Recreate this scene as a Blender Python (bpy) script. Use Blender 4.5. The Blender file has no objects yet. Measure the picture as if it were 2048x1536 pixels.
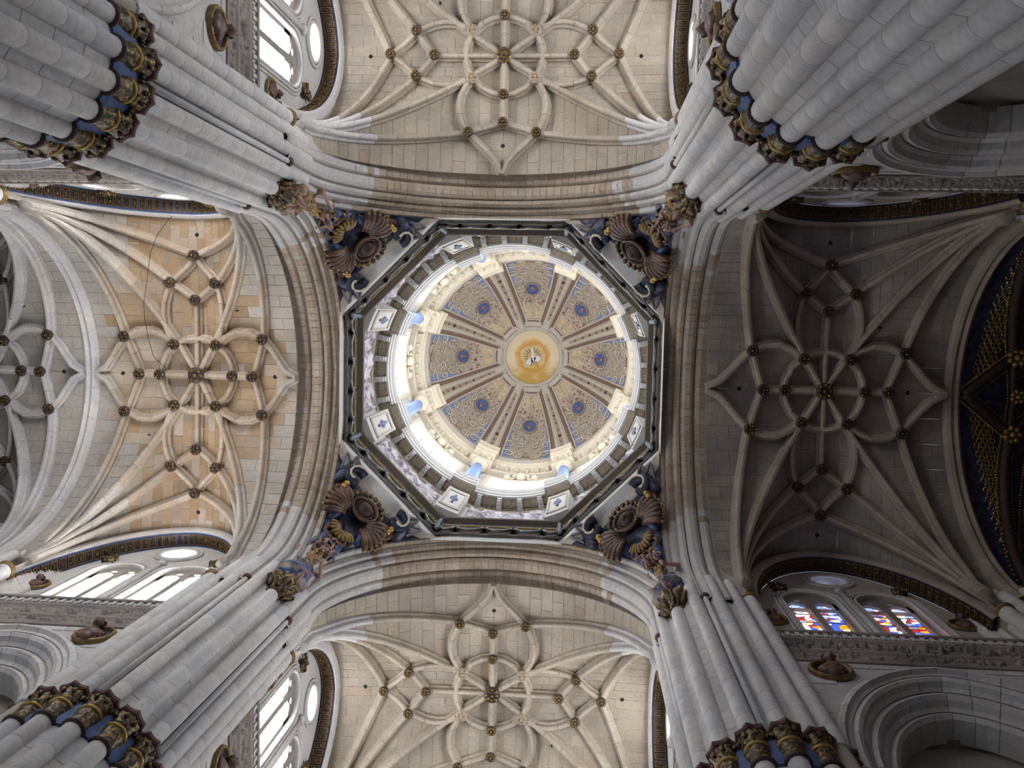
import bpy, math, random
from mathutils import Vector, Matrix, noise
from mathutils.geometry import tessellate_polygon

random.seed(11)
sc = bpy.context.scene
col = sc.collection
PI = math.pi
sin, cos, sqrt, rad = math.sin, math.cos, math.sqrt, math.radians

# ------------------------------------------------------------------ camera
cam_d = bpy.data.cameras.new('camera')
cam_d.sensor_width = 36.0
cam_d.lens = 1800 / 2048 * 36.0
cam_d.clip_end = 300
cam = bpy.data.objects.new('camera', cam_d)
col.objects.link(cam)
RM = ((0.99689641, -0.02008918, 0.07611809), (0.02544613, 0.99721721, -0.07007368), (-0.07449854, 0.07179311, 0.99463346))
cam.matrix_world = Matrix(((RM[0][0], -RM[1][0], -RM[2][0], 2.8034),
                           (RM[0][1], -RM[1][1], -RM[2][1], -2.2052),
                           (RM[0][2], -RM[1][2], -RM[2][2], 0.0),
                           (0, 0, 0, 1)))
sc.camera = cam
# ------------------------------------------------------------------ world, exposure
W = bpy.data.worlds.new('world')
sc.world = W
W.use_nodes = True
W.node_tree.nodes['Background'].inputs[0].default_value = (0.79, 0.86, 1.0, 1)
WORLD_STRENGTH = 0.80
W.node_tree.nodes['Background'].inputs[1].default_value = WORLD_STRENGTH
sc.cycles.max_bounces = 6
sc.cycles.diffuse_bounces = 2
sc.cycles.glossy_bounces = 2
sc.cycles.caustics_reflective = False
sc.cycles.caustics_refractive = False
sc.view_settings.view_transform = 'Standard'
sc.view_settings.look = 'None'
sc.view_settings.gamma = 1
sc.view_settings.use_curve_mapping = False
sc.view_settings.exposure = 0.46
GLASS_CLEAR = 18.0     # daylight through the clear clerestory windows
GLASS_DRUM = 5.2      # daylight through the drum windows
GLASS_STAIN = 1.45      # daylight through stained glass


# ------------------------------------------------------------------ materials
def srgb(r, g, b):
    f = lambda c: (c / 255 / 12.92) if c / 255 <= 0.04045 else ((c / 255 + 0.055) / 1.055) ** 2.4
    return (f(r), f(g), f(b), 1)


class NT:
    def __init__(s, name):
        s.m = bpy.data.materials.new(name)
        s.m.use_nodes = True
        s.t = s.m.node_tree
        s.b = s.t.nodes['Principled BSDF']

    def n(s, kind, **kw):
        x = s.t.nodes.new(kind)
        for k, v in kw.items():
            if k in x.inputs.keys() if isinstance(k, str) else False:
                x.inputs[k].default_value = v
            else:
                setattr(x, k, v)
        return x

    def l(s, a, b):
        s.t.links.new(a, b)

    def ramp(s, fac, stops, interp='LINEAR'):
        r = s.t.nodes.new('ShaderNodeValToRGB')
        r.color_ramp.interpolation = interp
        e = r.color_ramp.elements
        while len(e) < len(stops):
            e.new(0.5)
        for el, (p, c) in zip(e, stops):
            el.position = p
            el.color = c
        s.l(fac, r.inputs[0])
        return r.outputs[0]

    def noise(s, scale, detail=4, vec=None):
        x = s.t.nodes.new('ShaderNodeTexNoise')
        x.inputs['Scale'].default_value = scale
        x.inputs['Detail'].default_value = detail
        if vec is not None:
            s.l(vec, x.inputs['Vector'])
        return x.outputs['Fac']

    def pos(s):
        return s.t.nodes.new('ShaderNodeNewGeometry').outputs['Position']

    def math(s, op, a, b=None, clamp=False):
        x = s.t.nodes.new('ShaderNodeMath')
        x.operation = op
        x.use_clamp = clamp
        for i, v in enumerate((a, b)):
            if v is None:
                continue
            if isinstance(v, (int, float)):
                x.inputs[i].default_value = v
            else:
                s.l(v, x.inputs[i])
        return x.outputs[0]

    def mix(s, fac, a, b, mode='MIX'):
        x = s.t.nodes.new('ShaderNodeMix')
        x.data_type = 'RGBA'
        x.blend_type = mode
        for i, v in ((0, fac), (6, a), (7, b)):
            if isinstance(v, (int, float)):
                x.inputs[i].default_value = v
            elif isinstance(v, tuple):
                x.inputs[i].default_value = v
            else:
                s.l(v, x.inputs[i])
        return x.outputs[2]

    def bump(s, h, strength, dist=0.02):
        x = s.t.nodes.new('ShaderNodeBump')
        x.inputs['Strength'].default_value = strength
        x.inputs['Distance'].default_value = dist
        s.l(h, x.inputs['Height'])
        s.l(x.outputs[0], s.b.inputs['Normal'])

    def col(s, c):
        s.l(c, s.b.inputs['Base Color'])

    def rnd(s):
        g = s.t.nodes.new('ShaderNodeNewGeometry')
        o = s.t.nodes.new('ShaderNodeObjectInfo')
        return s.math('FRACT', s.math('ADD', g.outputs['Random Per Island'], o.outputs['Random']))


def stone(name, cols, rough=0.85, stain=0.35, grain=9.0, bump=0.35):
    """stone blocks: a colour of its own for every block, broad stains, fine grain"""
    m = NT(name)
    p = m.pos()
    n = len(cols)
    base = m.ramp(m.rnd(), [(i / max(1, n - 1), c) for i, c in enumerate(cols)])
    big = m.ramp(m.noise(0.55, 3, p), [(0.3, (1 - stain, 1 - stain, 1 - stain * 0.9, 1)), (0.62, (1, 1, 1, 1))])
    c = m.mix(1.0, base, big, 'MULTIPLY')
    fine = m.ramp(m.noise(grain, 3, p), [(0.3, (0.86, 0.86, 0.86, 1)), (0.7, (1.06, 1.06, 1.06, 1))])
    m.col(m.mix(1.0, c, fine, 'MULTIPLY'))
    m.b.inputs['Roughness'].default_value = rough
    if bump > 0.5:
        m.bump(m.noise(22, 2, p), bump)
    return m.m


def plain(name, c, rough=0.7, metal=0.0, var=0.25, scale=6.0, bump=0.2, spec=None):
    m = NT(name)
    p = m.pos()
    v = m.ramp(m.noise(scale, 3, p), [(0.3, (1 - var, 1 - var, 1 - var, 1)), (0.7, (1, 1, 1, 1))])
    m.col(m.mix(1.0, c, v, 'MULTIPLY'))
    m.b.inputs['Roughness'].default_value = rough
    m.b.inputs['Metallic'].default_value = metal
    if bump > 0.35:
        m.bump(m.noise(scale * 4, 2, p), bump)
    return m.m


def twotone(name, c1, c2, scale=14.0, lo=0.45, hi=0.55, rough=0.5, metal=0.0, bump=0.6, dist=0.03):
    m = NT(name)
    p = m.pos()
    f = m.noise(scale, 3, p)
    m.col(m.ramp(f, [(lo, c1), (hi, c2)]))
    m.b.inputs['Roughness'].default_value = rough
    m.b.inputs['Metallic'].default_value = metal
    m.bump(f, bump, dist)
    return m.m


def glow(name, c, strength):
    m = NT(name)
    m.b.inputs['Base Color'].default_value = (0.8, 0.8, 0.8, 1)
    m.b.inputs['Emission Color'].default_value = c
    m.b.inputs['Emission Strength'].default_value = strength
    return m.m


S_GREY = stone('grey_stone', [srgb(208, 205, 202), srgb(214, 208, 200), srgb(203, 200, 200), srgb(217, 212, 206)], stain=0.22)
S_PIER = stone('pier_stone', [srgb(219, 217, 215), srgb(224, 220, 215), srgb(214, 213, 214), srgb(221, 215, 207), srgb(226, 224, 221)], stain=0.2)
S_PINK = stone('pinkish_stone', [srgb(180, 168, 150), srgb(186, 173, 154), srgb(174, 163, 147), srgb(182, 167, 146)], stain=0.28)
S_OCHRE = stone('ochre_stone', [srgb(172, 143, 108), srgb(178, 153, 122), srgb(163, 134, 100), srgb(172, 150, 124)], stain=0.2)
S_BROWN = stone('brown_stone', [srgb(180, 162, 142), srgb(187, 170, 151), srgb(172, 151, 128), srgb(189, 174, 157)], stain=0.2)
S_PALE = stone('pale_web_stone', [srgb(184, 176, 164), srgb(190, 180, 167), srgb(178, 171, 162)], stain=0.28)
S_DARK = stone('shaded_dirty_stone', [srgb(162, 154, 144), srgb(170, 161, 149), srgb(152, 146, 138)], stain=0.4)  # vault stone copy, darkened for the right arm's shade, with some dirt
M_MORTAR = plain('mortar', srgb(222, 212, 196), 0.95, var=0.12)
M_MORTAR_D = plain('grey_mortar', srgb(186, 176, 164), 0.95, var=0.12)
M_CORN = stone('carved_stone', [srgb(160, 150, 142), srgb(166, 154, 144), srgb(152, 144, 140)], stain=0.45, bump=0.7)
M_GILT = twotone('gilt_on_dark', srgb(48, 38, 30), srgb(176, 142, 74), 15, 0.48, 0.68, 0.42, 0.25)
M_GOLD = plain('gold_paint', srgb(200, 165, 84), 0.35, 0.45, 0.35, 9, 0.3)
M_DKBRN = plain('dark_brown_paint', srgb(70, 52, 44), 0.6, 0, 0.4, 8, 0.3)
M_RED = plain('red_brown_paint', srgb(92, 56, 50), 0.6, 0, 0.3, 8, 0.2)
M_BLUE = plain('blue_paint', srgb(86, 110, 164), 0.65, 0, 0.3, 5, 0.2)
M_DKBLUE = plain('dark_blue_paint', srgb(42, 48, 72), 0.55, 0, 0.4, 4, 0.2)
def clouds():
    m = NT('cloud_blue_shadow_paint')
    p = m.pos()
    f = m.noise(2.4, 6, p)
    m.col(m.ramp(f, [(0.28, srgb(30, 30, 38)), (0.40, srgb(48, 56, 80)), (0.48, srgb(44, 42, 48)), (0.56, srgb(82, 94, 128)), (0.64, srgb(130, 130, 140)), (0.74, srgb(62, 52, 48))]))  # darkest stops paint the shadows among the sculpture into the blue
    m.b.inputs['Roughness'].default_value = 0.5
    m.bump(f, 0.5, 0.1)
    return m.m


M_SKYB = clouds()
M_SHELL = twotone('shell_brown_paint', srgb(66, 44, 37), srgb(116, 84, 64), 3.0, 0.35, 0.7, 0.4, 0.05, 0.3)
M_FLESH = plain('flesh_paint', srgb(178, 142, 130), 0.5, 0, 0.2, 6, 0.1)
M_CREAM = plain('cream_stucco', srgb(222, 210, 188), 0.75, 0, 0.12, 5, 0.2)
M_WHITE = plain('white_stucco', srgb(232, 230, 226), 0.75, 0, 0.08, 5, 0.15)
M_SILV = plain('silvered_moulding', srgb(150, 150, 146), 0.24, 0.6, 0.4, 7, 0.4)
M_SOFF = plain('taupe_soffit', srgb(132, 120, 106), 0.7, 0, 0.2, 4, 0.2)
M_COFF = plain('brown_coffer', srgb(230, 216, 188), 0.6, 0, 0.3, 10, 0.6)
M_LILAC = twotone('lilac_stucco_relief', srgb(120, 106, 122), srgb(226, 222, 228), 3.4, 0.36, 0.6, 0.7, 0, 0.8, 0.05)
M_COLB = plain('blue_column_paint', srgb(146, 172, 224), 0.5, 0, 0.12, 4, 0.1)
M_TAN = plain('tan_paint', srgb(176, 154, 128), 0.7, 0, 0.2, 7, 0.2)
M_GREYC = plain('warm_grey_plaster', srgb(206, 196, 182), 0.75, 0, 0.12, 5, 0.15)
M_DBRN2 = plain('brown_border_paint', srgb(136, 108, 92), 0.65, 0, 0.2, 6, 0.15)
M_BLACK = plain('dark_hole', srgb(26, 22, 20), 0.9, 0, 0.1, 5, 0)
M_LEAD = plain('lead_grey', srgb(120, 116, 124), 0.7, 0, 0.2, 5, 0.1)
M_GLASS = glow('clear_glass_daylight', (0.94, 0.96, 1.0, 1), GLASS_CLEAR)
M_GLASSD = glow('drum_glass_daylight', (0.93, 0.96, 1.0, 1), GLASS_DRUM)
M_FLOOR = stone('floor_stone', [srgb(118, 112, 104), srgb(104, 98, 92)], stain=0.2)
M_PANEL = plain('brown_panel_paint', srgb(78, 60, 50), 0.5, 0.1, 0.4, 16, 0.4)
M_ANTQ = plain('antique_gilding', srgb(150, 122, 70), 0.45, 0.3, 0.5, 8, 0.4)


def stained():
    m = NT('stained_glass')
    p = m.pos()
    s0 = m.n('ShaderNodeSeparateXYZ')
    m.l(p, s0.inputs[0])
    cb = m.n('ShaderNodeCombineXYZ')
    m.l(s0.outputs[0], cb.inputs[0])
    m.l(s0.outputs[2], cb.inputs[1])
    p2 = cb.outputs[0]
    v = m.n('ShaderNodeTexVoronoi', voronoi_dimensions='2D')
    v.inputs['Scale'].default_value = 5.0
    m.l(p2, v.inputs['Vector'])
    sep = m.n('ShaderNodeSeparateColor')
    m.l(v.outputs['Color'], sep.inputs[0])
    c = m.ramp(sep.outputs[0], [(0.0, srgb(60, 86, 190)), (0.16, srgb(190, 205, 245)), (0.3, srgb(150, 40, 36)), (0.42, srgb(236, 226, 206)),
                                (0.55, srgb(236, 140, 30)), (0.68, srgb(110, 52, 60)), (0.8, srgb(120, 150, 230)), (0.9, srgb(248, 210, 150))], 'CONSTANT')
    sx = m.n('ShaderNodeSeparateXYZ')
    m.l(p, sx.inputs[0])
    top = m.math('MULTIPLY', m.math('SUBTRACT', sx.outputs[2], 26.9), 3.0, True)
    c = m.mix(m.math('MULTIPLY', top, 0.45), c, srgb(150, 190, 255))
    v2 = m.n('ShaderNodeTexVoronoi', feature='DISTANCE_TO_EDGE', voronoi_dimensions='2D')
    v2.inputs['Scale'].default_value = 5.0
    m.l(p2, v2.inputs['Vector'])
    lead = m.ramp(v2.outputs['Distance'], [(0.02, (0.02, 0.02, 0.03, 1)), (0.06, (1, 1, 1, 1))])
    c = m.mix(1.0, c, lead, 'MULTIPLY')
    m.col(c)
    m.l(c, m.b.inputs['Emission Color'])
    m.b.inputs['Emission Strength'].default_value = GLASS_STAIN
    return m.m


M_STAIN = stained()


def web_paint():
    """painted compartment of the dome; UV u = across (-1..1 mapped 0..1), v = up"""
    m = NT('dome_fresco')
    uv = m.n('ShaderNodeUVMap').outputs[0]
    p = m.pos()
    sx = m.n('ShaderNodeSeparateXYZ')
    m.l(uv, sx.inputs[0])
    u = m.math('ABSOLUTE', m.math('SUBTRACT', m.math('MULTIPLY', sx.outputs[0], 2.0), 1.0))
    v = sx.outputs[1]
    n1 = m.noise(2.6, 8, p)
    n2 = m.noise(7.0, 6, p)
    c = m.ramp(n2, [(0.30, srgb(96, 80, 78)), (0.40, srgb(150, 132, 116)), (0.50, srgb(200, 186, 162)), (0.58, srgb(140, 130, 138)), (0.70, srgb(214, 202, 182))])
    # clouds, figures, gold sky towards the top of the compartment
    vv = m.math('ADD', v, m.math('MULTIPLY', m.math('SUBTRACT', n1, 0.5), 0.28))
    c = m.mix(m.ramp(vv, [(0.70, (0, 0, 0, 1)), (0.75, (1, 1, 1, 1)), (0.82, (0.6, 0.6, 0.6, 1)), (0.86, (0, 0, 0, 1))]), c,
              m.ramp(n2, [(0.35, srgb(104, 66, 62)), (0.5, srgb(186, 158, 140)), (0.62, srgb(212, 194, 180))]))
    c = m.mix(m.ramp(vv, [(0.81, (0, 0, 0, 1)), (0.87, (1, 1, 1, 1))]), c, m.ramp(n2, [(0.35, srgb(196, 168, 128)), (0.6, srgb(214, 198, 170))]))
    # blue sky in the lower corners
    b = m.math('ADD', m.math('ADD', m.math('MULTIPLY', u, 1.0), m.math('MULTIPLY', m.math('SUBTRACT', n1, 0.5), 0.5)), m.math('MULTIPLY', v, -0.45))
    c = m.mix(m.ramp(b, [(0.50, (0, 0, 0, 1)), (0.54, (1, 1, 1, 1))]), c,
              m.mix(m.ramp(v, [(0.55, (0, 0, 0, 1)), (0.64, (1, 1, 1, 1))]), srgb(132, 146, 190), c))
    m.col(c)
    m.b.inputs['Roughness'].default_value = 0.75
    m.bump(n2, 0.4)
    return m.m


def glory_paint():
    m = NT('golden_glory_fresco')
    uv = m.n('ShaderNodeUVMap').outputs[0]
    p = m.pos()
    sx = m.n('ShaderNodeSeparateXYZ')
    m.l(uv, sx.inputs[0])
    n1 = m.noise(2.2, 7, p)
    r = m.math('ADD', sx.outputs[0], m.math('MULTIPLY', m.math('SUBTRACT', n1, 0.5), 0.35))
    c = m.ramp(r, [(0.10, srgb(222, 190, 130)), (0.28, srgb(216, 180, 112)), (0.40, srgb(224, 196, 140)), (0.50, srgb(208, 150, 72)), (0.60, srgb(222, 180, 116)), (0.70, srgb(230, 212, 176)), (0.95, srgb(224, 206, 172))])
    y = m.math('ADD', sx.outputs[1], m.math('MULTIPLY', m.math('SUBTRACT', n1, 0.5), 0.6))
    c = m.mix(m.ramp(y, [(0.62, (0, 0, 0, 1)), (0.85, (0.85, 0.85, 0.85, 1))]), c, srgb(196, 150, 40))
    m.col(c)
    m.b.inputs['Roughness'].default_value = 0.7
    return m.m


M_FRESCO = web_paint()
M_GLORY = glory_paint()
M_CHANCEL = twotone('chancel_blue_gold_paint', srgb(34, 40, 74), srgb(84, 84, 104), 5.0, 0.45, 0.7, 0.6, 0, 0.4)

# ------------------------------------------------------------------ object helpers
WL = {}
N_OBJ = 0


def props(o, label=None, cat=None, group=None, kind=None):
    for k, v in (('label', label), ('category', cat), ('group', group), ('kind', kind)):
        if v:
            o[k] = v
    return o


def empty(name, loc=(0, 0, 0), parent=None, **kw):
    o = bpy.data.objects.new(name, None)
    o.empty_display_size = 0.3
    col.objects.link(o)
    w = Vector(loc)
    if parent is not None:
        o.parent = parent
        o.location = w - WL[parent.name]
    else:
        o.location = w
    WL[o.name] = w
    return props(o, **kw)


def place(name, me, wloc, parent=None, rot=None, scale=None, **kw):
    o = bpy.data.objects.new(name, me)
    col.objects.link(o)
    w = Vector(wloc)
    if parent is not None:
        o.parent = parent
        o.location = w - WL[parent.name]
    else:
        o.location = w
    if rot is not None:
        o.rotation_euler = rot.to_euler() if isinstance(rot, Matrix) else rot
    if scale is not None:
        o.scale = scale
    WL[o.name] = w
    return props(o, **kw)


class MB:
    def __init__(s, xf=None):
        s.v, s.f, s.m, s.uv, s.xf = [], [], [], None, xf

    def add(s, vs, fs, mi=0):
        b = len(s.v)
        if s.xf:
            vs = [s.xf(*p) for p in vs]
        s.v += [tuple(p) for p in vs]
        s.f += [tuple(b + i for i in q) for q in fs]
        s.m += [mi] * len(fs)
        return s

    def box(s, c, h, mi=0, M=None):
        cs = [(x, y, z) for z in (-1, 1) for y in (-1, 1) for x in (-1, 1)]
        vs = []
        for x, y, z in cs:
            q = Vector((x * h[0], y * h[1], z * h[2]))
            if M is not None:
                q = M @ q
            vs.append((c[0] + q.x, c[1] + q.y, c[2] + q.z))
        return s.add(vs, [(0, 2, 3, 1), (4, 5, 7, 6), (0, 1, 5, 4), (2, 6, 7, 3), (0, 4, 6, 2), (1, 3, 7, 5)], mi)

    def rings(s, rs, closed_ring=True, cap0=False, cap1=False, loop=False, mi=0):
        n = len(rs[0])
        vs = [p for r in rs for p in r]
        fs = []
        k = len(rs)
        for i in range(k if loop else k - 1):
            a, b = i * n, ((i + 1) % k) * n
            for j in range(n if closed_ring else n - 1):
                j2 = (j + 1) % n
                fs.append((a + j, a + j2, b + j2, b + j))
        if cap0:
            fs.append(tuple(range(n))[::-1])
        if cap1:
            fs.append(tuple((k - 1) * n + j for j in range(n)))
        return s.add(vs, fs, mi)

    def lathe(s, prof, seg=16, c=(0, 0, 0), M=None, mi=0, cap0=True, cap1=True, wob=0, nw=8, a0=0):
        rs = []
        for r, z in prof:
            ring = []
            for j in range(seg):
                a = a0 + 2 * PI * j / seg
                rr = r * (1 + wob * cos(nw * a))
                q = Vector((rr * cos(a), rr * sin(a), z))
                if M is not None:
                    q = M @ q
                ring.append((c[0] + q.x, c[1] + q.y, c[2] + q.z))
            rs.append(ring)
        return s.rings(rs, True, cap0, cap1, mi=mi)

    def tube(s, path, r, seg=6, mi=0, caps=True):
        rs = []
        n = len(path)
        P = [Vector(p) for p in path]
        up = Vector((0.13, 0.31, 0.94))
        for i in range(n):
            t = (P[min(i + 1, n - 1)] - P[max(i - 1, 0)])
            t = t.normalized() if t.length > 1e-9 else Vector((0, 0, 1))
            a = t.cross(up)
            a = a.normalized() if a.length > 1e-3 else t.orthogonal().normalized()
            b = t.cross(a)
            rr = r[i] if isinstance(r, (list, tuple)) else r
            rs.append([tuple(P[i] + (a * cos(2 * PI * j / seg) + b * sin(2 * PI * j / seg)) * rr) for j in range(seg)])
        return s.rings(rs, True, caps, caps, mi=mi)

    def ball(s, c, r, seg=10, rng=6, mi=0, M=None):
        if not isinstance(r, (list, tuple)):
            r = (r, r, r)
        rs = []
        for i in range(rng + 1):
            th = PI * i / rng
            e = 0.02 if i in (0, rng) else sin(th)
            ring = []
            for j in range(seg):
                q = Vector((r[0] * e * cos(2 * PI * j / seg), r[1] * e * sin(2 * PI * j / seg), -r[2] * cos(th)))
                if M is not None:
                    q = M @ q
                ring.append((c[0] + q.x, c[1] + q.y, c[2] + q.z))
            rs.append(ring)
        return s.rings(rs, True, True, True, mi=mi)

    def pbox(s, r0, r1, a0, a1, z0, z1, n=4, mi=0, c=(0, 0)):
        """wedge of a ring about a vertical axis, angles in degrees"""
        rs = []
        for i in range(n + 1):
            a = rad(a0 + (a1 - a0) * i / n)
            rs.append([(c[0] + r * cos(a), c[1] + r * sin(a), z) for r, z in ((r0, z0), (r1, z0), (r1, z1), (r0, z1))])
        full = abs(a1 - a0) >= 359.99
        if full:
            rs.pop()
        return s.rings(rs, True, not full, not full, full, mi)

    def pring(s, prof, a0, a1, n=4, mi=0, c=(0, 0), closed=True):
        """profile of (r, z) swept about a vertical axis"""
        rs = []
        for i in range(n + 1):
            a = rad(a0 + (a1 - a0) * i / n)
            rs.append([(c[0] + r * cos(a), c[1] + r * sin(a), z) for r, z in prof])
        full = abs(a1 - a0) >= 359.99
        if full:
            rs.pop()
        return s.rings(rs, closed, closed and not full, closed and not full, full, mi)

    def plate(s, outer, holes, fmap, d0, d1, mi=0):
        """flat plate with holes: 2-d outlines mapped by fmap(a, b, depth)"""
        loops = [outer] + list(holes)
        pts = [p for lp in loops for p in lp]
        tri = tessellate_polygon([[Vector((p[0], p[1], 0)) for p in lp] for lp in loops])
        n = len(pts)
        vs = [fmap(p[0], p[1], d0) for p in pts] + [fmap(p[0], p[1], d1) for p in pts]
        fs = [tuple(t) for t in tri] + [tuple(n + i for i in t[::-1]) for t in tri]
        o = 0
        for lp in loops:
            k = len(lp)
            for i in range(k):
                j = (i + 1) % k
                fs.append((o + i, o + j, n + o + j, n + o + i))
            o += k
        return s.add(vs, fs, mi)

    def mesh(s, name, mats, smooth=False, org=None):
        if org is None:
            n = max(1, len(s.v))
            lo = [min(p[i] for p in s.v) for i in range(3)]
            hi = [max(p[i] for p in s.v) for i in range(3)]
            org = ((lo[0] + hi[0]) / 2, (lo[1] + hi[1]) / 2, lo[2])
        me = bpy.data.meshes.new(name)
        me.from_pydata([(p[0] - org[0], p[1] - org[1], p[2] - org[2]) for p in s.v], [], s.f)
        if not isinstance(mats, (list, tuple)):
            mats = [mats]
        for m in mats:
            me.materials.append(m)
        if len(mats) > 1:
            me.polygons.foreach_set('material_index', s.m)
        if smooth:
            me.polygons.foreach_set('use_smooth', [True] * len(s.f))
        if s.uv:
            l = me.uv_layers.new(name='UVMap')
            for lp in me.loops:
                l.data[lp.index].uv = s.uv[lp.vertex_index]
        return me, Vector(org)

    def build(s, name, mats, parent=None, smooth=False, org=None, **kw):
        me, o = s.mesh(name, mats, smooth, org)
        return place(name, me, o, parent, **kw)


def in_view(p, margin=120):
    """rough test: could the photograph show this point (frame plus a margin)?"""
    d = (p[0] - 2.8034, p[1] + 2.2052, p[2])
    x, y, z = (sum(RM[i][k] * d[k] for k in range(3)) for i in range(3))
    if z < 0.5:
        return False
    return -margin < 1024 + 1800 * x / z < 2048 + margin and -margin < 768 + 1800 * y / z < 1536 + margin


def px_size(p):
    return 1.0 / max(1.0, p[2])


ROT = {'right': lambda s, t, z: (s, t, z), 'left': lambda s, t, z: (-s, -t, z),
       'top': lambda s, t, z: (t, -s, z), 'bottom': lambda s, t, z: (-t, s, z)}
ROTZ = {'right': 0.0, 'left': PI, 'top': -PI / 2, 'bottom': PI / 2}

# ------------------------------------------------------------------ floor
fl = MB()
fl.box((0, 0, -1.75), (24, 24, 0.15))
props(fl.build('floor', M_FLOOR), kind='structure')

# ------------------------------------------------------------------ crossing piers
PC, PR, SR = 6.65, 1.45, 0.19          # pier centre, ring of shafts, shaft radius
CAPZ = 15.0
COURSE = 0.82
WORDS = {(-1, -1): 'upper left', (1, -1): 'upper right', (-1, 1): 'lower left', (1, 1): 'lower right'}


def drum_mesh(r, h, seg=14):
    b = MB()
    b.lathe([(r * 0.985, 0.003), (r, 0.012), (r, h - 0.012), (r * 0.985, h - 0.003)], seg)
    return b.mesh('shaft_drum', S_PIER, True, (0, 0, 0))[0]


def course_profile(k=0.0, n=112):
    out = []
    for i in range(n):
        a = 2 * PI * i / n
        ph = (a * 16 / (2 * PI)) % 1.0          # 0 at a shaft
        d = min(ph, 1 - ph)
        r = 1.535 - 0.105 * sin(PI * (d - 0.3) / 0.4) if d > 0.3 else 1.45
        if d < 0.3:
            r = 1.45
        out.append(((r - k) * cos(a), (r - k) * sin(a)))
    return out


def course_mesh(h):
    b = MB()
    p0, p1 = course_profile(0.015), course_profile()
    b.rings([[(x, y, z) for x, y in p] for p, z in ((p0, 0.004), (p1, 0.014), (p1, h - 0.014), (p0, h - 0.004))], True, True, True)
    return b.mesh('stone_course', S_PIER, False, (0, 0, 0))[0]


ME_DRUM = drum_mesh(SR, COURSE)
ME_DRUMB = drum_mesh(0.23, COURSE)
ME_COURSE = course_mesh(COURSE)
b = MB()
b.lathe([(SR - 0.015, 0), (SR - 0.015, 26.0)], 10)
ME_SHAFT = b.mesh('shaft', M_MORTAR_D, True, (0, 0, 0))[0]

# capital pieces (shared): bell, astragal, gilt ring, blue neck, abacus
b = MB()
b.lathe([(0.195, 0.03), (0.215, 0.14), (0.205, 0.22), (0.245, 0.40), (0.235, 0.50)], 24, wob=0.05)
b.lathe([(0.225, 0.60), (0.255, 0.68), (0.245, 0.74), (0.30, 0.90), (0.28, 0.96)], 24, wob=0.07)
for j in range(8):
    a = 2 * PI * (j + 0.5) / 8
    b.ball((0.285 * cos(a), 0.285 * sin(a), 0.86), (0.05, 0.05, 0.08), 6, 4)
ME_BELL = b.mesh('capital', M_GILT, True, (0, 0, 0))[0]
b = MB()
b.lathe([(0.2, -0.03), (0.245, 0.0), (0.245, 0.04), (0.2, 0.07)], 20)
ME_ASTR = b.mesh('astragal', M_DKBRN, True, (0, 0, 0))[0]
b = MB()
b.lathe([(0.23, 0.50), (0.265, 0.52), (0.265, 0.56), (0.23, 0.58)], 24)
ME_RING = b.mesh('gilt_ring', M_GOLD, True, (0, 0, 0))[0]
b = MB()
b.lathe([(0.24, 0.57), (0.23, 0.64)], 20)
ME_NECK = b.mesh('blue_neck', M_DKBLUE, True, (0, 0, 0))[0]
b = MB()
star = []
for j in range(32):
    a = 2 * PI * j / 32
    ph = (j % 4) / 4
    r = 0.37 - 0.055 * sin(PI * ph)
    star.append((r * cos(a), r * sin(a)))
b.rings([[(x * k, y * k, z) for x, y in star] for k, z in ((0.9, 0.95), (1.0, 0.99), (1.0, 1.07))], True, True, True)
ME_ABAC = b.mesh('abacus', [M_RED], False, (0, 0, 0))[0]
b = MB()
for j in range(1):
    b.pring([(1.20, 0.0), (1.50, 0.0), (1.53, 0.15), (1.53, 0.82), (1.58, 1.0), (1.20, 1.0)], -5.6, 5.6, 5)
ME_FRZ = b.mesh('painted_frieze', M_BLUE, False, (0, 0, 0))[0]
b = MB()
b.lathe([(0.09, -0.07), (0.125, -0.03), (0.14, 0.05), (0.08, 0.09)], 14)
ME_SRING = b.mesh('shaft_ring', M_RED, True, (0, 0, 0))[0]
b = MB()
b.lathe([(0.24, -0.07), (0.27, -0.05), (0.26, 0.0), (0.295, 0.05), (0.28, 0.08), (0.2, 0.10)], 22)
ME_GRING = b.mesh('gilt_springer_ring', M_ANTQ, True, (0, 0, 0))[0]

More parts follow.
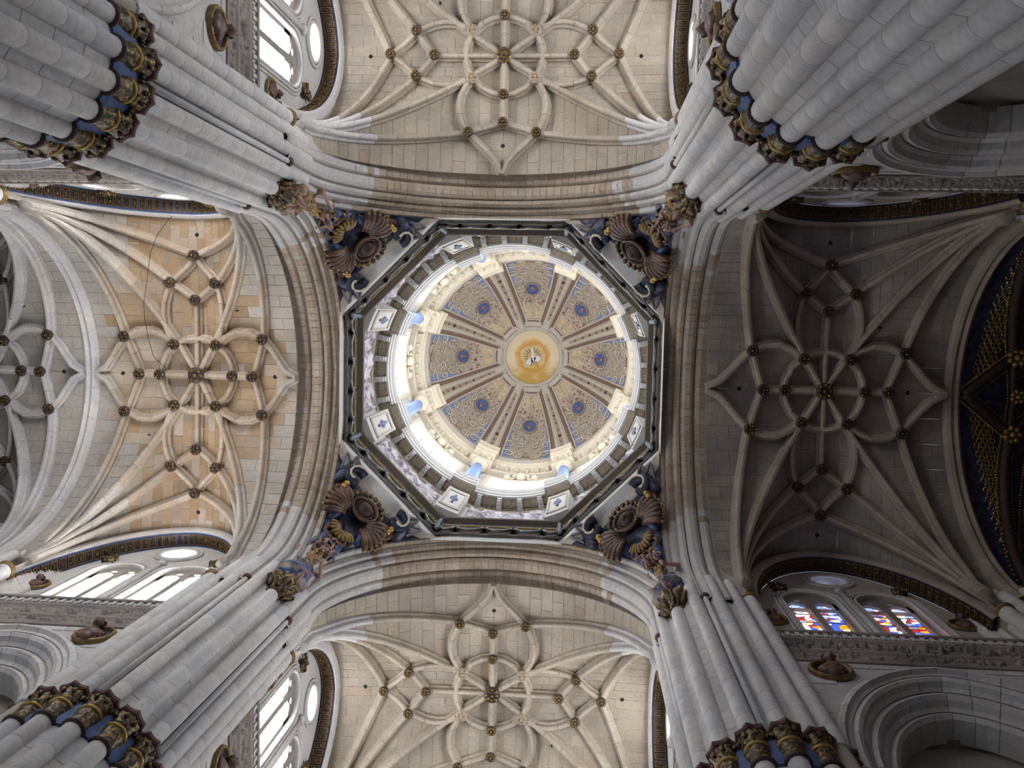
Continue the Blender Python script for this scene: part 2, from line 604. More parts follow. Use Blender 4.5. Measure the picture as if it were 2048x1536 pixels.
DIM = {'left': 10.74, 'right': 11.04, 'top': 11.07, 'bottom': 11.08}
PIERS = [(sx * PC, sy * PC, sx, sy, False) for sx in (-1, 1) for sy in (-1, 1)]
PIERS += [(-(2 * DIM['left'] - PC), -PC, -1, -1, True), (-(2 * DIM['left'] - PC), PC, -1, 1, True), (2 * DIM['right'] - PC, -PC, 1, -1, True), (2 * DIM['right'] - PC, PC, 1, 1, True)]
for cx, cy, sx, sy, far in PIERS:
    if True:
        word = WORDS[(sx, sy)]
        if far:
            pier = empty('pier', (cx, cy, -1.6), label='clustered stone pier at the %s edge of the picture, beyond the first bay' % word, cat='pier', group='piers of the next bays')
        else:
            pier = empty('pier', (cx, cy, -1.6), label='tall clustered pale stone pier at the %s corner of the crossing' % word,
                     cat='pier', group='four crossing piers')
        ca = math.atan2(-sy, sx if False else -sx)    # direction of the corner shaft
        # core with fillets and hollows, in courses
        core = MB()
        core.lathe([(1.2, -1.6), (1.2, 27.2)], 32, (cx, cy, 0))
        core.build('core', M_MORTAR_D, pier)
        inside = lambda q, m: in_view(q, m)
        z = -1.6
        k = 0
        zb = [CAPZ - COURSE * i for i in range(20, 0, -1)] + [CAPZ + 1.0 + COURSE * i for i in range(0, 14)]
        for z in zb:
            if z > -1.7 and (not far or z > 12):
                place('stone_course', ME_COURSE, (cx, cy, z), pier, (0, 0, ca))
        for j in range(16):
            a = ca + 2 * PI * j / 16
            dj = min(j, 16 - j)                  # 0 = corner shaft
            x, y = cx + PR * cos(a), cy + PR * sin(a)
            top = 24.15 if dj == 0 else 25.9
            shaft = place('shaft', ME_SHAFT, (x, y, -1.6), pier, scale=(1, 1, (top + 1.6) / 26.0))
            shaft.rotation_euler = (0, 0, a)
            if dj <= (8 if far else 6):
                for z in zb:
                    if z < 4 or z + COURSE * 0.5 > top or not in_view((x, y, z + COURSE), 200):
                        continue
                    o = bpy.data.objects.new('shaft_drum', ME_DRUM)
                    col.objects.link(o)
                    o.parent = shaft
                    o.location = (0, 0, (z + 1.6) / shaft.scale[2])
                    o.scale = (1, 1, min(1, (top - z) / COURSE) / shaft.scale[2])
                if far:
                    continue
                cap = place('capital', ME_BELL, (x, y, CAPZ), pier, (0, 0, a), label='gilt and dark carved leaf capital')
                for nm, me in (('astragal', ME_ASTR), ('gilt_ring', ME_RING), ('blue_neck', ME_NECK), ('abacus', ME_ABAC)):
                    place(nm, me, (x, y, CAPZ), cap)
            if dj <= 5 and not far:
                for sg in ((1,) if j == 0 else (1, )):
                    place('painted_frieze', ME_FRZ, (cx, cy, CAPZ), pier, (0, 0, a + PI / 16), label='blue painted frieze between capitals')
        if not far:
            place('painted_frieze', ME_FRZ, (cx, cy, CAPZ), pier, (0, 0, ca - 6 * 2 * PI / 16 + PI / 16))
        for st in (() if far else (-1.45, 1.45)):                 # thin colonnettes ending in small rings
            a = ca + st * 2 * PI / 16
            x, y = cx + 1.53 * cos(a), cy + 1.53 * sin(a)
            cb = MB()
            cb.lathe([(0.07, CAPZ + 1.0), (0.07, 24.05)], 10, (x, y, 0))
            cb.build('colonnette', S_PIER, pier, True)
            place('shaft_ring', ME_SRING, (x, y, 24.05), pier)
        # larger shafts that carry the vault ribs of the two arms
        for ox, oy in (((-0.98, -1.2), (0.98, -1.2)) if far else ((0.98, -1.2), (-1.2, 0.98))):
            x, y = cx + sx * ox, cy + sy * oy
            sh = place('shaft', ME_SHAFT, (x, y, -1.6), pier, scale=(1.1, 1.1, 26.4 / 26.0), label='vault shaft with gilt ring')
            for z in zb:
                if z > 4 and z < 24.4 and in_view((x, y, z + COURSE), 200):
                    o = bpy.data.objects.new('shaft_drum', ME_DRUMB)
                    col.objects.link(o)
                    o.parent = sh
                    o.location = (0, 0, (z + 1.6) / sh.scale[2])
                    o.scale = (1 / 1.1, 1 / 1.1, min(1.0, (24.8 - z) / COURSE) / sh.scale[2])
            place('gilt_springer_ring', ME_GRING, (x, y, 24.75), pier)

# ------------------------------------------------------------------ crossing arches
AE, AZ, AOFF = 5.62, 26.15, 0.22       # edge plane, springing height, centre offset of the pointed arch
PROF = [  # (distance from crossing axis, inset towards the opening): three bands split by grooves
    [(5.62, -0.25), (5.62, 0.0), (5.68, 0.07), (5.78, 0.07), (5.84, 0.03)],
    [(5.86, 0.12), (5.93, 0.22), (6.02, 0.22), (6.08, 0.20), (6.10, 0.36), (6.18, 0.44), (6.28, 0.44)],
    [(6.32, 0.36), (6.36, 0.50), (6.46, 0.56), (6.62, 0.56), (6.72, 0.50), (6.76, 0.38)],
    [(6.78, 0.42), (6.84, 0.50), (6.96, 0.52), (7.06, 0.46), (7.12, 0.40), (7.30, 0.34), (7.62, 0.30), (7.62, -0.3)],
]


def arch_pt(ang, inset):
    """half arch: ang 0 = springing, PI/2 = crown; returns (across, z)"""
    R = AE + AOFF - inset
    amax = math.acos(AOFF / R)
    a = ang / (PI / 2) * amax
    return R * cos(a) - AOFF, AZ + R * sin(a)


ARMS = ('left', 'right', 'top', 'bottom')
for arm in ARMS:
    xf = ROT[arm]
    root = empty('crossing_arch', xf(6.4, 0, 24.3), label='wide moulded stone arch opening from the dome to the %s vault' % arm,
                 cat='arch', group='four crossing arches')
    core = MB(xf)
    for sg in (-1, 1):
        band = [q for bnd in PROF for q in bnd]
        if True:
            rs = []
            for i in range(-3, 25):
                if i < 0:
                    rs.append([(p, sg * (AE - o + 0.02), AZ + i * 0.75) for p, o in band])
                else:
                    rr = []
                    for p, o in band:
                        y, z = arch_pt(PI / 2 * i / 24, o - 0.018)
                        rr.append((p, sg * y, z))
                    rs.append(rr)
            core.rings(rs, False)
    core.build('mortar_core', M_MORTAR, root)
    NV = 31
    for sg in (-1, 1):
        for bi, band in enumerate(PROF):
            for i in range(-6, NV):
                if i < 0 and bi in (0,) and i < -2:
                    continue
                b = MB(xf)
                rs = []
                if i < 0:
                    z0, z1 = AZ + i * 0.36 + 0.006, AZ + (i + 1) * 0.36 - 0.006
                    for z in (z0, z1):
                        rs.append([(p, sg * (AE - o), z) for p, o in band])
                else:
                    g = 0.0007 if i < 9 else 0.0011
                    for k in (i / NV + g, (i + 1) / NV - g):
                        rr = []
                        for p, o in band:
                            y, z = arch_pt(PI / 2 * k, o)
                            rr.append((p, sg * y, z))
                        rs.append(rr)
                b.rings(rs, False)
                # springers were left pale, the crown was rebuilt in brown stone
                lim = {'left': 11, 'right': 13, 'top': 13, 'bottom': 15}[arm] + random.randint(-2, 2)
                m = S_GREY if i < lim else (S_BROWN if random.random() < 0.95 else S_PINK)
                b.build('voussoir', m, root)

# ------------------------------------------------------------------ star vaults of the four arms
SPR, CROWN, TE, TW = 25.3, 31.28, 5.45, 5.6
SIN = 7.12
NAVE = dict(r=1.32, d=(0.75, 1.075), m=2.05, e=(2.49, 1.32), i=2.65, o=4.2, u=(0.805, 3.25))
TRAN = dict(r=1.30, d=(0.776, 1.053), m=2.235, e=(2.6, 1.15), i=2.37, o=3.85, u=(0.745, 2.96))
RIBP = [(-0.15, -0.06), (-0.15, 0.13), (-0.085, 0.17), (-0.075, 0.32), (-0.04, 0.36), (0.04, 0.36), (0.075, 0.32), (0.085, 0.17), (0.15, 0.13), (0.15, -0.06)]


class Bay:
    def __init__(s, D, S):
        s.D, s.S, s.SE = D, S, S - 0.40

    def z(s, ls, t):
        a, b = min(1, abs(ls - s.D) / s.SE), min(1, abs(t) / TE)
        g = max(sqrt(1 - a * a), sqrt(1 - b * b))
        zr = CROWN - 0.22 * (a * a if b < a else 0) - 0.30 * (b * b if b >= a else 0)
        return SPR + (zr - SPR) * g

    def p(s, ls, t, dn=0.0):
        return (ls, t, s.z(ls, t) - dn)


def boss_mesh(r, mats, name='boss'):
    b = MB()
    b.lathe([(r * 0.55, 0.14), (r * 0.8, 0.02), (r, -0.05), (r * 0.96, -0.12), (r * 0.62, -0.13)], 18, mi=0)
    for j in range(8):
        a = 2 * PI * j / 8
        b.ball((r * 0.68 * cos(a), r * 0.68 * sin(a), -0.14), (r * 0.24, r * 0.24, 0.05), 6, 4, mi=1)
    b.ball((0, 0, -0.15), (r * 0.26, r * 0.26, 0.07), 8, 4, mi=1)
    return b.mesh(name, mats, True, (0, 0, 0))[0]


ME_BOSS = boss_mesh(0.175, [M_DKBRN, M_ANTQ])
ME_BOSSG = boss_mesh(0.20, [S_PINK, M_TAN])
ME_BOSSD = boss_mesh(0.20, [M_DKBRN, M_GILT])
ME_BOSSC = boss_mesh(0.27, [M_ANTQ, M_DKBRN])
ME_BOSSC2 = boss_mesh(0.29, [M_DKBRN, M_GILT])
b = MB()
b.lathe([(0.075, -0.03), (0.075, 0.1)], 10)
ME_HOLE = b.mesh('vent_hole', M_BLACK, False, (0, 0, 0))[0]


def bez(p0, p1, p2, p3, n):
    out = []
    for i in range(n + 1):
        t = i / n
        u = 1 - t
        out.append(tuple(u ** 3 * a + 3 * u * u * t * b_ + 3 * u * t * t * c + t ** 3 * d for a, b_, c, d in zip(p0, p1, p2, p3)))
    return out


def line(p0, p1, n):
    return [tuple(a + (c - a) * i / n for a, c in zip(p0, p1)) for i in range(n + 1)]


def rib_segments(path):
    """split a 3-d path into voussoirs about 0.75 m long"""
    L = [0]
    for a, c in zip(path, path[1:]):
        L.append(L[-1] + (Vector(c) - Vector(a)).length)
    n = max(1, round(L[-1] / 0.8))
    cuts = [L[-1] * i / n for i in range(n + 1)]

    def at(d):
        for i in range(len(L) - 1):
            if d <= L[i + 1] + 1e-9:
                k = (d - L[i]) / max(1e-9, L[i + 1] - L[i])
                return Vector(path[i]).lerp(Vector(path[i + 1]), k)
        return Vector(path[-1])
    return cuts, at


def rib_ring(at, d, tot, k=1.0):
    p = at(d)
    t = (at(min(tot, d + 0.12)) - at(max(0, d - 0.12)))
    h = Vector((t.x, t.y, 0))
    if h.length < 0.25 * t.length:             # steep foot of a rib: keep the plan direction of the whole rib
        q = at(tot * 0.75) - at(tot * 0.35)
        h = Vector((q.x, q.y, 0))
    side = Vector((-h.y, h.x, 0)).normalized()
    dn = side.cross(t).normalized()
    if dn.z > 0:
        dn = -dn
    return [tuple(p + side * (a * (1 if k == 1 else 0.86)) + dn * (c * (1 if k == 1 else 0.8))) for a, c in RIBP]


def make_rib(parent, path, xf, mats, name='rib'):
    """path in local arm coordinates, lying on the web"""
    cuts, at = rib_segments(path)
    tot = cuts[-1]
    core = MB(xf)
    n = max(2, int(tot / 0.3))
    core.rings([rib_ring(at, tot * i / n, tot, 0.93) for i in range(n + 1)], False, False, False)
    rib = core.build(name, M_MORTAR, parent)
    for c0, c1 in zip(cuts, cuts[1:]):
        mid = at((c0 + c1) / 2)
        if not in_view(xf(*mid), 160):
            continue
        b = MB(xf)
        g = 0.006
        b.rings([rib_ring(at, c0 + g + (c1 - c0 - 2 * g) * i / 2, tot) for i in range(3)], False, True, True)
        b.build('voussoir', mats(mid), rib)
    return rib


def block(xf, pts, out, th, gap):
    """a stone: quad pts (local), outward vector fn, thickness; edges pulled in by gap"""
    P = [Vector(p) for p in pts]
    c = (P[0] + P[1] + P[2] + P[3]) / 4
    n = (P[1] - P[0]).cross(P[3] - P[0])
    if n.length < 1e-6:
        n = (P[2] - P[1]).cross(P[0] - P[1])
    n.normalize()
    if n.dot(Vector(out)) < 0:
        n = -n
    T = []
    for p in P:
        v = c - p
        T.append(p + v * min(0.4, gap / max(0.02, v.length)) * 1.35)
    b = MB(xf)
    U = [tuple(q + n * th) for q in T]
    Lw = [tuple(q - n * 0.01) for q in T]
    b.add(U + Lw, [(0, 1, 2, 3), (0, 4, 5, 1), (1, 5, 6, 2), (2, 6, 7, 3), (3, 7, 4, 0)])
    return b, c


def web(parent, bay, xf, pick, sides=(-1, 1), gap=0.011, th=0.022, limit=300, mortar=None, smax=None):
    """stones of the cross-vaulted web, laid in courses parallel to the ridge of each compartment"""
    base = MB(xf)
    cells = []
    NA, NB = 17, 20
    LEN = 0.78

    def cell(q):
        c = [sum(p[i] for p in q) / 4 for i in range(3)]
        base.add(q, [(0, 1, 2, 3)])
        cells.append((q, c))

    def span(f, a0, a1, b0, b1, k0):
        """strip between two courses; inner ends a0, a1, outer ends b0, b1"""
        out = (b0 + b1) / 2
        lim = max(a0, a1) + 0.22
        cuts = []
        q = out - (LEN if k0 % 2 else LEN * 0.5)
        while q > lim:
            cuts.append(q)
            q -= LEN * (0.85 + 0.3 * ((k0 * 7 + len(cuts) * 3) % 5) / 4)
        e0 = e1 = out
        for q in cuts:
            f(q, e0, e1, q)
            e0 = e1 = q
        f(a0, e0, e1, a1)

    for i in range(-NA, NA):
        s0, s1 = (bay.SE * sin(PI / 2 * i / NA), bay.SE * sin(PI / 2 * (i + 1) / NA))
        for sg in (-1, 1):
            def f(q0, q1, q2, q3):
                cell([bay.p(bay.D + s0, sg * q0), bay.p(bay.D + s0, sg * q1), bay.p(bay.D + s1, sg * q2), bay.p(bay.D + s1, sg * q3)])
            span(f, TE * abs(s0) / bay.SE, TE * abs(s1) / bay.SE, TW, TW, i)
    for i in range(-NB, NB):
        t0, t1 = TE * sin(PI / 2 * i / NB), TE * sin(PI / 2 * (i + 1) / NB)
        for sg in sides:
            def f(q0, q1, q2, q3):
                if smax and bay.D + sg * q0 > smax:
                    return
                cell([bay.p(bay.D + sg * q0, t0), bay.p(bay.D + sg * q1, t0), bay.p(bay.D + sg * q2, t1), bay.p(bay.D + sg * q3, t1)])
            span(f, bay.SE * abs(t0) / TE, bay.SE * abs(t1) / TE, bay.S, bay.S, i)
    base.build('mortar_bed', mortar or M_MORTAR, parent)
    vis = [c for c in cells if in_view(xf(*c[1]), 60)]
    vis.sort(key=lambda c: -c[1][2] + 0.15 * abs(c[1][0] - bay.D))
    rest = {}
    for n, (q, c) in enumerate(vis):
        b, cc = block(xf, q, (bay.D - cc0(c), -c[1] * 0.2, -2.0) if False else (0.0, 0.0, -1.0), th, gap)
        m = pick(c)
        if n < limit:
            b.build('stone_block', m, parent)
        else:
            r = rest.setdefault(m.name, (MB(), m))[0]
            r.add(b.v, b.f)
    for k, (r, m) in rest.items():
        r.build('stone_block_field', m, parent, kind='stuff')


def star_vault(parent, bay, P, xf, pick, rmat, bosses, far=True, near=True, spring_in=(7.63, 5.42), spring_out=None, tend=None):
    D = bay.D
    so = spring_out if spring_out else 2 * D - spring_in[0]
    Q = lambda s, t: (D + s, t)

    def on(path2, dn=0.0):
        return [bay.p(a, c, dn) for a, c in path2]
    d, e, u = P['d'], P['e'], P['u']
    R = lambda path2: make_rib(parent, on(path2), xf, rmat)
    # ridge ribs and the circle
    R(line(Q(0, -P['i']), Q(0, P['i']), 20))
    R(line(Q(-P['m'], 0), Q(P['m'], 0), 16))
    R([Q(P['r'] * cos(2 * PI * i / 40), P['r'] * sin(2 * PI * i / 40)) for i in range(41)])
    for a in ((-1, 1) if near and far else (-1,) if near else (1,)):
        for c in (-1, 1):
            K = (spring_in[0] if a < 0 else so, c * spring_in[1])
            foot = [(K[0], K[1], 24.75), (K[0], K[1], bay.z(*K) - 0.2)]

            def to_foot(p2):
                # leave the web smoothly and drop onto the springer
                pth = on(p2)
                return pth[:-1] + [(K[0], K[1], pth[-1][2] - 0.15), (K[0] - a * -0.02, K[1], (pth[-1][2] + 24.6) / 2), (K[0], K[1], 24.65)]
            sb = MB(xf) if a < 0 else MB()       # solid springer behind the feet of the ribs
            sb.lathe([(0.16, 24.5), (0.22, 25.6), (0.36, 26.6), (0.6, 27.6), (0.8, 28.3)], 14, (K[0] - a * -0.12, K[1] + c * 0.22, 0))
            if a < 0:
                sb.build('springer', rmat((0, 0, 25)), parent)
            make_rib(parent, to_foot(line(Q(0, 0), K, 26)), xf, rmat)                                        # diagonal
            make_rib(parent, to_foot(line(Q(a * P['m'], 0), Q(a * e[0], c * e[1]), 6) + line(Q(a * e[0], c * e[1]), K, 20)[1:]), xf, rmat)
            make_rib(parent, to_foot(line(Q(0, c * P['i']), Q(a * u[0], c * u[1]), 5) + line(Q(a * u[0], c * u[1]), K, 20)[1:]), xf, rmat)
            make_rib(parent, to_foot(line(Q(0, c * P['o']), K, 22)), xf, rmat)
            # petals and ogees
            R(bez(Q(a * d[0], c * d[1]), Q(a * (d[0] + 0.45), c * (d[1] + 0.55)), Q(a * (e[0] - 0.55), c * (e[1] + 0.45)), Q(a * e[0], c * e[1]), 14))
            tip = bay.S + 0.02
            R(bez(Q(a * e[0], c * e[1]), Q(a * (e[0] + 0.55), c * (e[1] - 0.5)), Q(a * (tip - 0.55), c * 0.1), Q(a * tip, c * 0.03), 14))
            R(bez(Q(a * d[0], c * d[1]), Q(a * (d[0] + 0.42), c * (d[1] + 0.65)), Q(a * (u[0] + 0.33), c * (u[1] - 0.65)), Q(a * u[0], c * u[1]), 14))
            R(bez(Q(a * u[0], c * u[1]), Q(a * (u[0] - 0.3), c * (u[1] + 0.4)), Q(a * 0.12, c * (P['o'] - 0.35)), Q(a * 0.02, c * P['o']), 10))
    # bosses
    bl = [((0, 0), 'c')]
    for a in (-1, 1):
        bl += [((a * P['r'], 0), 'r'), ((a * P['m'], 0), 'm'), ((0, a * P['i']), 'm'), ((0, a * P['o']), 'm')]
        for c in (-1, 1):
            bl += [((a * d[0], c * d[1]), 'd'), ((a * e[0], c * e[1]), 'm'), ((a * u[0], c * u[1]), 'm')]
    for (s, t), k in bl:
        x, y, z = bay.p(D + s, t, 0.33)
        w = xf(x, y, z)
        if in_view(w, 160):
            o = place('boss', bosses.get(k, bosses['m']), w, parent)
    # small vent holes
    for s, t in ((0, P['o'] + 0.75), (0, -P['o'] - 0.75), (P['m'] + 0.75, 0), (-P['m'] - 0.75, 0), (-1.6, 2.35), (1.65, -2.2)):
        x, y, z = bay.p(D + s, t)
        w = xf(x, y, z)
        if in_view(w, 60):
            place('vent_hole', ME_HOLE, w, parent)


def pick_left(c):
    s, t = c[0] - 10.74, c[1]
    # ochre patch rebuilt in the middle of the left vault, pale original stone in the corners
    n = noise.noise((c[0] * 0.6, c[1] * 0.6, 3.1)) * 0.7
    q = abs(t) / 5.4 * 0.55 + abs(s) / 3.6 * 0.75 + n * 0.35
    if c[2] > 28.4 and (q < 0.78 or (abs(s) < 1.9 and c[2] > 29)):
        if s > -1.0 or True:
            return S_OCHRE if (abs(t) > 1.3 or s < 0) and random.random() < 0.85 and s > -2.9 and (t > -1.2 or random.random() < 0.6) else S_BROWN
    return S_PALE if random.random() < 0.9 else S_PINK


def pick_pink(c):
    n = noise.noise((c[0] * 0.5, c[1] * 0.5, 9.0))
    return S_PINK if random.random() < 0.97 else S_BROWN


VAULTS = {}
for arm in ARMS:
    xf = ROT[arm]
    D = DIM[arm]
    bay = Bay(D, D - SIN)
    P = NAVE if arm in ('left', 'right') else TRAN
    v = empty('ceiling', xf(D, 0, 25), kind='structure', label='star-ribbed stone vault over the %s arm' % arm)
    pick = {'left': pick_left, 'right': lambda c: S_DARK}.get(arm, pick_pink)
    rm = {'left': lambda m: S_BROWN if (m[2] > 29.6 and abs(m[0] - 10.74) < 3.0) else S_PALE,
          'right': lambda m: S_PINK}.get(arm, lambda m: S_GREY if m[2] < 29 else S_PINK)
    bs = {'left': dict(c=ME_BOSSC2, d=ME_BOSSD, m=ME_BOSSD, r=ME_BOSSD), 'right': dict(c=ME_BOSSC2, d=ME_BOSSD, m=ME_BOSSD, r=ME_BOSSD),
          'top': dict(c=ME_BOSSC, d=ME_BOSSG, m=ME_BOSS, r=ME_BOSS), 'bottom': dict(c=ME_BOSSC2, d=ME_BOSSG, m=ME_BOSS, r=ME_BOSS)}[arm]
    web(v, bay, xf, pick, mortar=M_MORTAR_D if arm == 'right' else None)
    star_vault(v, bay, P, xf, None, rm, bs)
    VAULTS[arm] = (v, bay)

# transverse arches at the far end of each bay
for arm in ARMS:
    xf = ROT[arm]
    D = DIM[arm]
    s0 = 2 * D - SIN - 0.02
    if not in_view(xf(s0, 0, 31), 60):
        continue
    root = empty('transverse_arch', xf(s0 + 0.3, 0, 24), label='narrow moulded transverse arch across the far end of the %s vault' % arm, cat='arch')
    prof = [(s0 - 0.02, 0.0), (s0, 0.18), (s0 + 0.08, 0.30), (s0 + 0.2, 0.34), (s0 + 0.3, 0.28), (s0 + 0.42, 0.34), (s0 + 0.52, 0.26), (s0 + 0.56, 0.0)]
    for sg in (-1, 1):
        NV = 15
        core = MB(xf)
        core.rings([[(p, sg * (TE - o + 0.02) * cos(PI / 2 * i / 20), SPR + (CROWN - SPR - 0.1 - o + 0.02) * sin(PI / 2 * i / 20)) for p, o in prof] for i in range(21)], False)
        core.build('mortar_core', M_MORTAR_D, root)
        for i in range(NV):
            b = MB(xf)
            b.rings([[(p, sg * (TE - o) * cos(PI / 2 * k), SPR + (CROWN - SPR - 0.1 - o) * sin(PI / 2 * k)) for p, o in prof]
                     for k in ((i + 0.01) / NV, (i + 0.5) / NV, (i + 0.99) / NV)], False)
            b.build('voussoir', S_GREY if arm != 'right' else S_PINK, root)

# second bay of the left arm, partly in view
xf = ROT['left']
bay2 = Bay(2 * 10.74 - SIN + 0.54 + 3.62, 3.62)
v2 = empty('ceiling', xf(bay2.D, 0, 25), kind='structure', label='second star-ribbed vault at the left edge of the picture')
web(v2, bay2, xf, lambda c: S_PALE, mortar=M_MORTAR_D)
star_vault(v2, bay2, NAVE, xf, None, lambda m: S_GREY, dict(c=ME_BOSSC2, d=ME_BOSSD, m=ME_BOSSD, r=ME_BOSSD), far=True,
           spring_in=(bay2.D - bay2.S + 0.3, 5.42))

# ------------------------------------------------------------------ side walls of the arms
CZ0, CZ1 = 20.85, 22.85                  # carved cornice
WF, WB, WG = 5.6, 6.12, 6.38            # wall face, back of the recess, glass
FR, FC = 3.30, 30.75                    # formeret: half width, crown height
ARC_S, ARC_SP, ARC_TOP = 3.3, 15.6, 20.5


def formeret(D, k, inset=0.0):
    """k -1..1 along the wall arch; slightly pointed"""
    s = (FR - inset) * sin(PI / 2 * k)
    z = 24.6 + (FC - 24.6 - inset) * cos(PI / 2 * k) + 0.22 * (1 - abs(k)) * (1 - abs(k))
    return D + s, z


def arcade(D, k, inset=0.0, top=ARC_TOP, half=ARC_S, sp=ARC_SP):
    a = PI / 2 * (1 - abs(k))
    s = (half - inset) * cos(a) * (1 if k > 0 else -1)
    z = sp + (top - sp - inset) * sin(a) + 0.25 * (1 - abs(k)) ** 2 * (top - sp) / 5
    return D + s, z


# shared little pieces
b = MB()
b.box((0, 0.0, 0.12), (0.05, 0.06, 0.12))
b.ball((0.115, -0.0, 0.11), (0.055, 0.06, 0.10), 8, 5)
ME_DENT = b.mesh('dentil', S_GREY, False, (0, 0, 0))[0]
b = MB()
b.box((0, 0, 0), (0.135, 0.012, 0.20), 0)
ME_PANEL = b.mesh('panel', M_DKBLUE, False, (0, 0, 0))[0]
ME_PANEL2 = b.mesh('panel', M_PANEL, False, (0, 0, 0))[0]
b = MB()
for s in (-1, 1):
    b.box((s * 0.12, 0.022, 0), (0.011, 0.014, 0.185))
    b.box((0, 0.022, s * 0.175), (0.12, 0.014, 0.011))
ME_PFRAME = b.mesh('gilt_frame', M_ANTQ, False, (0, 0, 0))[0]
b = MB()
b.ball((0, 0.03, 0), (0.06, 0.03, 0.08), 6, 4)
for j in range(4):
    a = PI / 2 * j
    b.ball((0.045 * cos(a + PI / 4), 0.028, 0.07 * sin(a + PI / 4)), (0.03, 0.02, 0.035), 6, 4)
ME_PORN = b.mesh('gilt_ornament', M_GILT, True, (0, 0, 0))[0]


def relief_strip(xf, s0, s1, tfun, z0, z1, n, m, amp, seed):
    """carved foliage band: a displaced grid"""
    b = MB(xf)
    rs = []
    for i in range(n + 1):
        s = s0 + (s1 - s0) * i / n
        r = []
        for j in range(m + 1):
            z = z0 + (z1 - z0) * j / m
            e = 0 if j in (0, m) else 1
            w = sin(s * 5.2 + seed) * 0.5
            h = cos((z - (z0 + z1) / 2 - w * (z1 - z0) * 0.5) * 18) * 0.4 + noise.noise((s * 7, z * 9, seed)) * 1.5 + noise.noise((s * 14, z * 15, seed)) * 0.7
            r.append((s, tfun(j / m) - amp * e * max(-0.3, h), z))
        rs.append(r)
    b.rings(rs, False)
    return b


def blobs_mesh(name, parts, voxel, mat):
    """continuous sculpted body: capsules and ellipsoids fused by a voxel remesh"""
    b = MB()
    for q in parts:
        if q[0] == 'c':
            _, p0, p1, r0, r1 = q
            P0, P1 = Vector(p0), Vector(p1)
            n = max(3, int((P1 - P0).length / max(0.02, min(r0, r1)) * 1.5))
            n = min(n, 14)
            for i in range(n + 1):
                k = i / n
                b.ball(tuple(P0.lerp(P1, k)), r0 + (r1 - r0) * k, 10, 6)
        else:
            b.ball(q[1], q[2], 12, 8)
    me, _ = b.mesh(name + '_raw', mat, True, (0, 0, 0))
    o = bpy.data.objects.new('tmp', me)
    col.objects.link(o)
    md = o.modifiers.new('r', 'REMESH')
    md.mode = 'VOXEL'
    md.voxel_size = voxel
    md.use_smooth_shade = True
    sm = o.modifiers.new('s', 'SMOOTH')
    sm.iterations = 3
    dg = bpy.context.evaluated_depsgraph_get()
    out = bpy.data.meshes.new_from_object(o.evaluated_get(dg))
    out.name = name
    bpy.data.objects.remove(o)
    bpy.data.meshes.remove(me)
    return out


# bust for the medallions: faces +Y (out of the wall), Z up
BUST = blobs_mesh('bust', [('e', (0, 0.26, 0.20), (0.125, 0.15, 0.165)), ('e', (0, 0.40, 0.18), (0.028, 0.05, 0.035)), ('c', (0, 0.17, 0.0), (0, 0.22, 0.12), 0.075, 0.07),
                           ('e', (0, 0.36, 0.10), (0.05, 0.05, 0.03)), ('e', (0.125, 0.24, 0.19), (0.03, 0.04, 0.05)), ('e', (-0.125, 0.24, 0.19), (0.03, 0.04, 0.05)),
                           ('e', (0, 0.13, -0.10), (0.27, 0.16, 0.14)), ('c', (0.24, 0.1, -0.1), (0.2, 0.18, -0.32), 0.085, 0.065), ('c', (-0.24, 0.1, -0.1), (-0.14, 0.2, -0.3), 0.085, 0.065),
                           ('e', (0, 0.12, -0.28), (0.22, 0.14, 0.2))], 0.03, plain('bust_paint', srgb(116, 86, 74), 0.5, 0, 0.35, 6, 0.2))
b = MB()
random.seed(5)
for i in range(26):
    a, h = random.uniform(0, 2 * PI), random.uniform(0.0, 1.0)
    if sin(a) > 0.55 and h < 0.7:
        continue
    r = 0.135 * cos(h * 1.2)
    b.ball((r * cos(a), 0.24 + r * sin(a), 0.2 + 0.17 * sin(h * 1.4)), 0.05, 6, 4)
ME_HAIR = b.mesh('hair', plain('dark_hair_paint', srgb(66, 46, 40), 0.6, 0, 0.3, 9, 0.3), True, (0, 0, 0))[0]
b = MB()
for i in range(9):
    a = PI + PI * i / 8
    b.tube([(0.30 * cos(a) * k, 0.10 + 0.05 * (1 - k), -0.12 + 0.33 * sin(a) * k) for k in (0.35, 0.7, 1.0)], [0.05, 0.065, 0.04], 6)
ME_DRAPE = b.mesh('drapery', plain('bust_robe_paint', srgb(128, 84, 70), 0.55, 0, 0.4, 5, 0.3), True, (0, 0, 0))[0]
b = MB()
Mx = Matrix.Rotation(-PI / 2, 3, 'X')
b.lathe([(0.50, 0.0), (0.50, 0.08), (0.46, 0.13), (0.41, 0.10), (0.39, 0.02)], 28, M=Mx, cap0=False, cap1=False)
ME_MFRAME = b.mesh('medallion', M_ANTQ, True, (0, 0, 0))[0]
b = MB()
b.lathe([(0.40, 0.0), (0.40, 0.03), (0.1, 0.035)], 24, M=Mx)
ME_MDISC = b.mesh('medallion_ground', M_DKBLUE, False, (0, 0, 0))[0]


def medallion(loc, yaw, label, scale=1.0):
    r = place('medallion', ME_MFRAME, loc, None, (0, 0, yaw), label=label, cat='medallion', group='carved bust medallions on the walls')
    r.scale = (scale, scale, scale)
    for nm, me in (('medallion_ground', ME_MDISC), ('bust', BUST), ('hair', ME_HAIR), ('drapery', ME_DRAPE)):
        o = bpy.data.objects.new(nm, me)
        col.objects.link(o)
        o.parent = r
    return r


def arch_outline(c, half, z0, zs, n=10, rise=1.0):
    return [(c - half, z0), (c + half, z0)] + [(c + half * cos(PI * i / n), zs + half * rise * sin(PI * i / n)) for i in range(n + 1)]


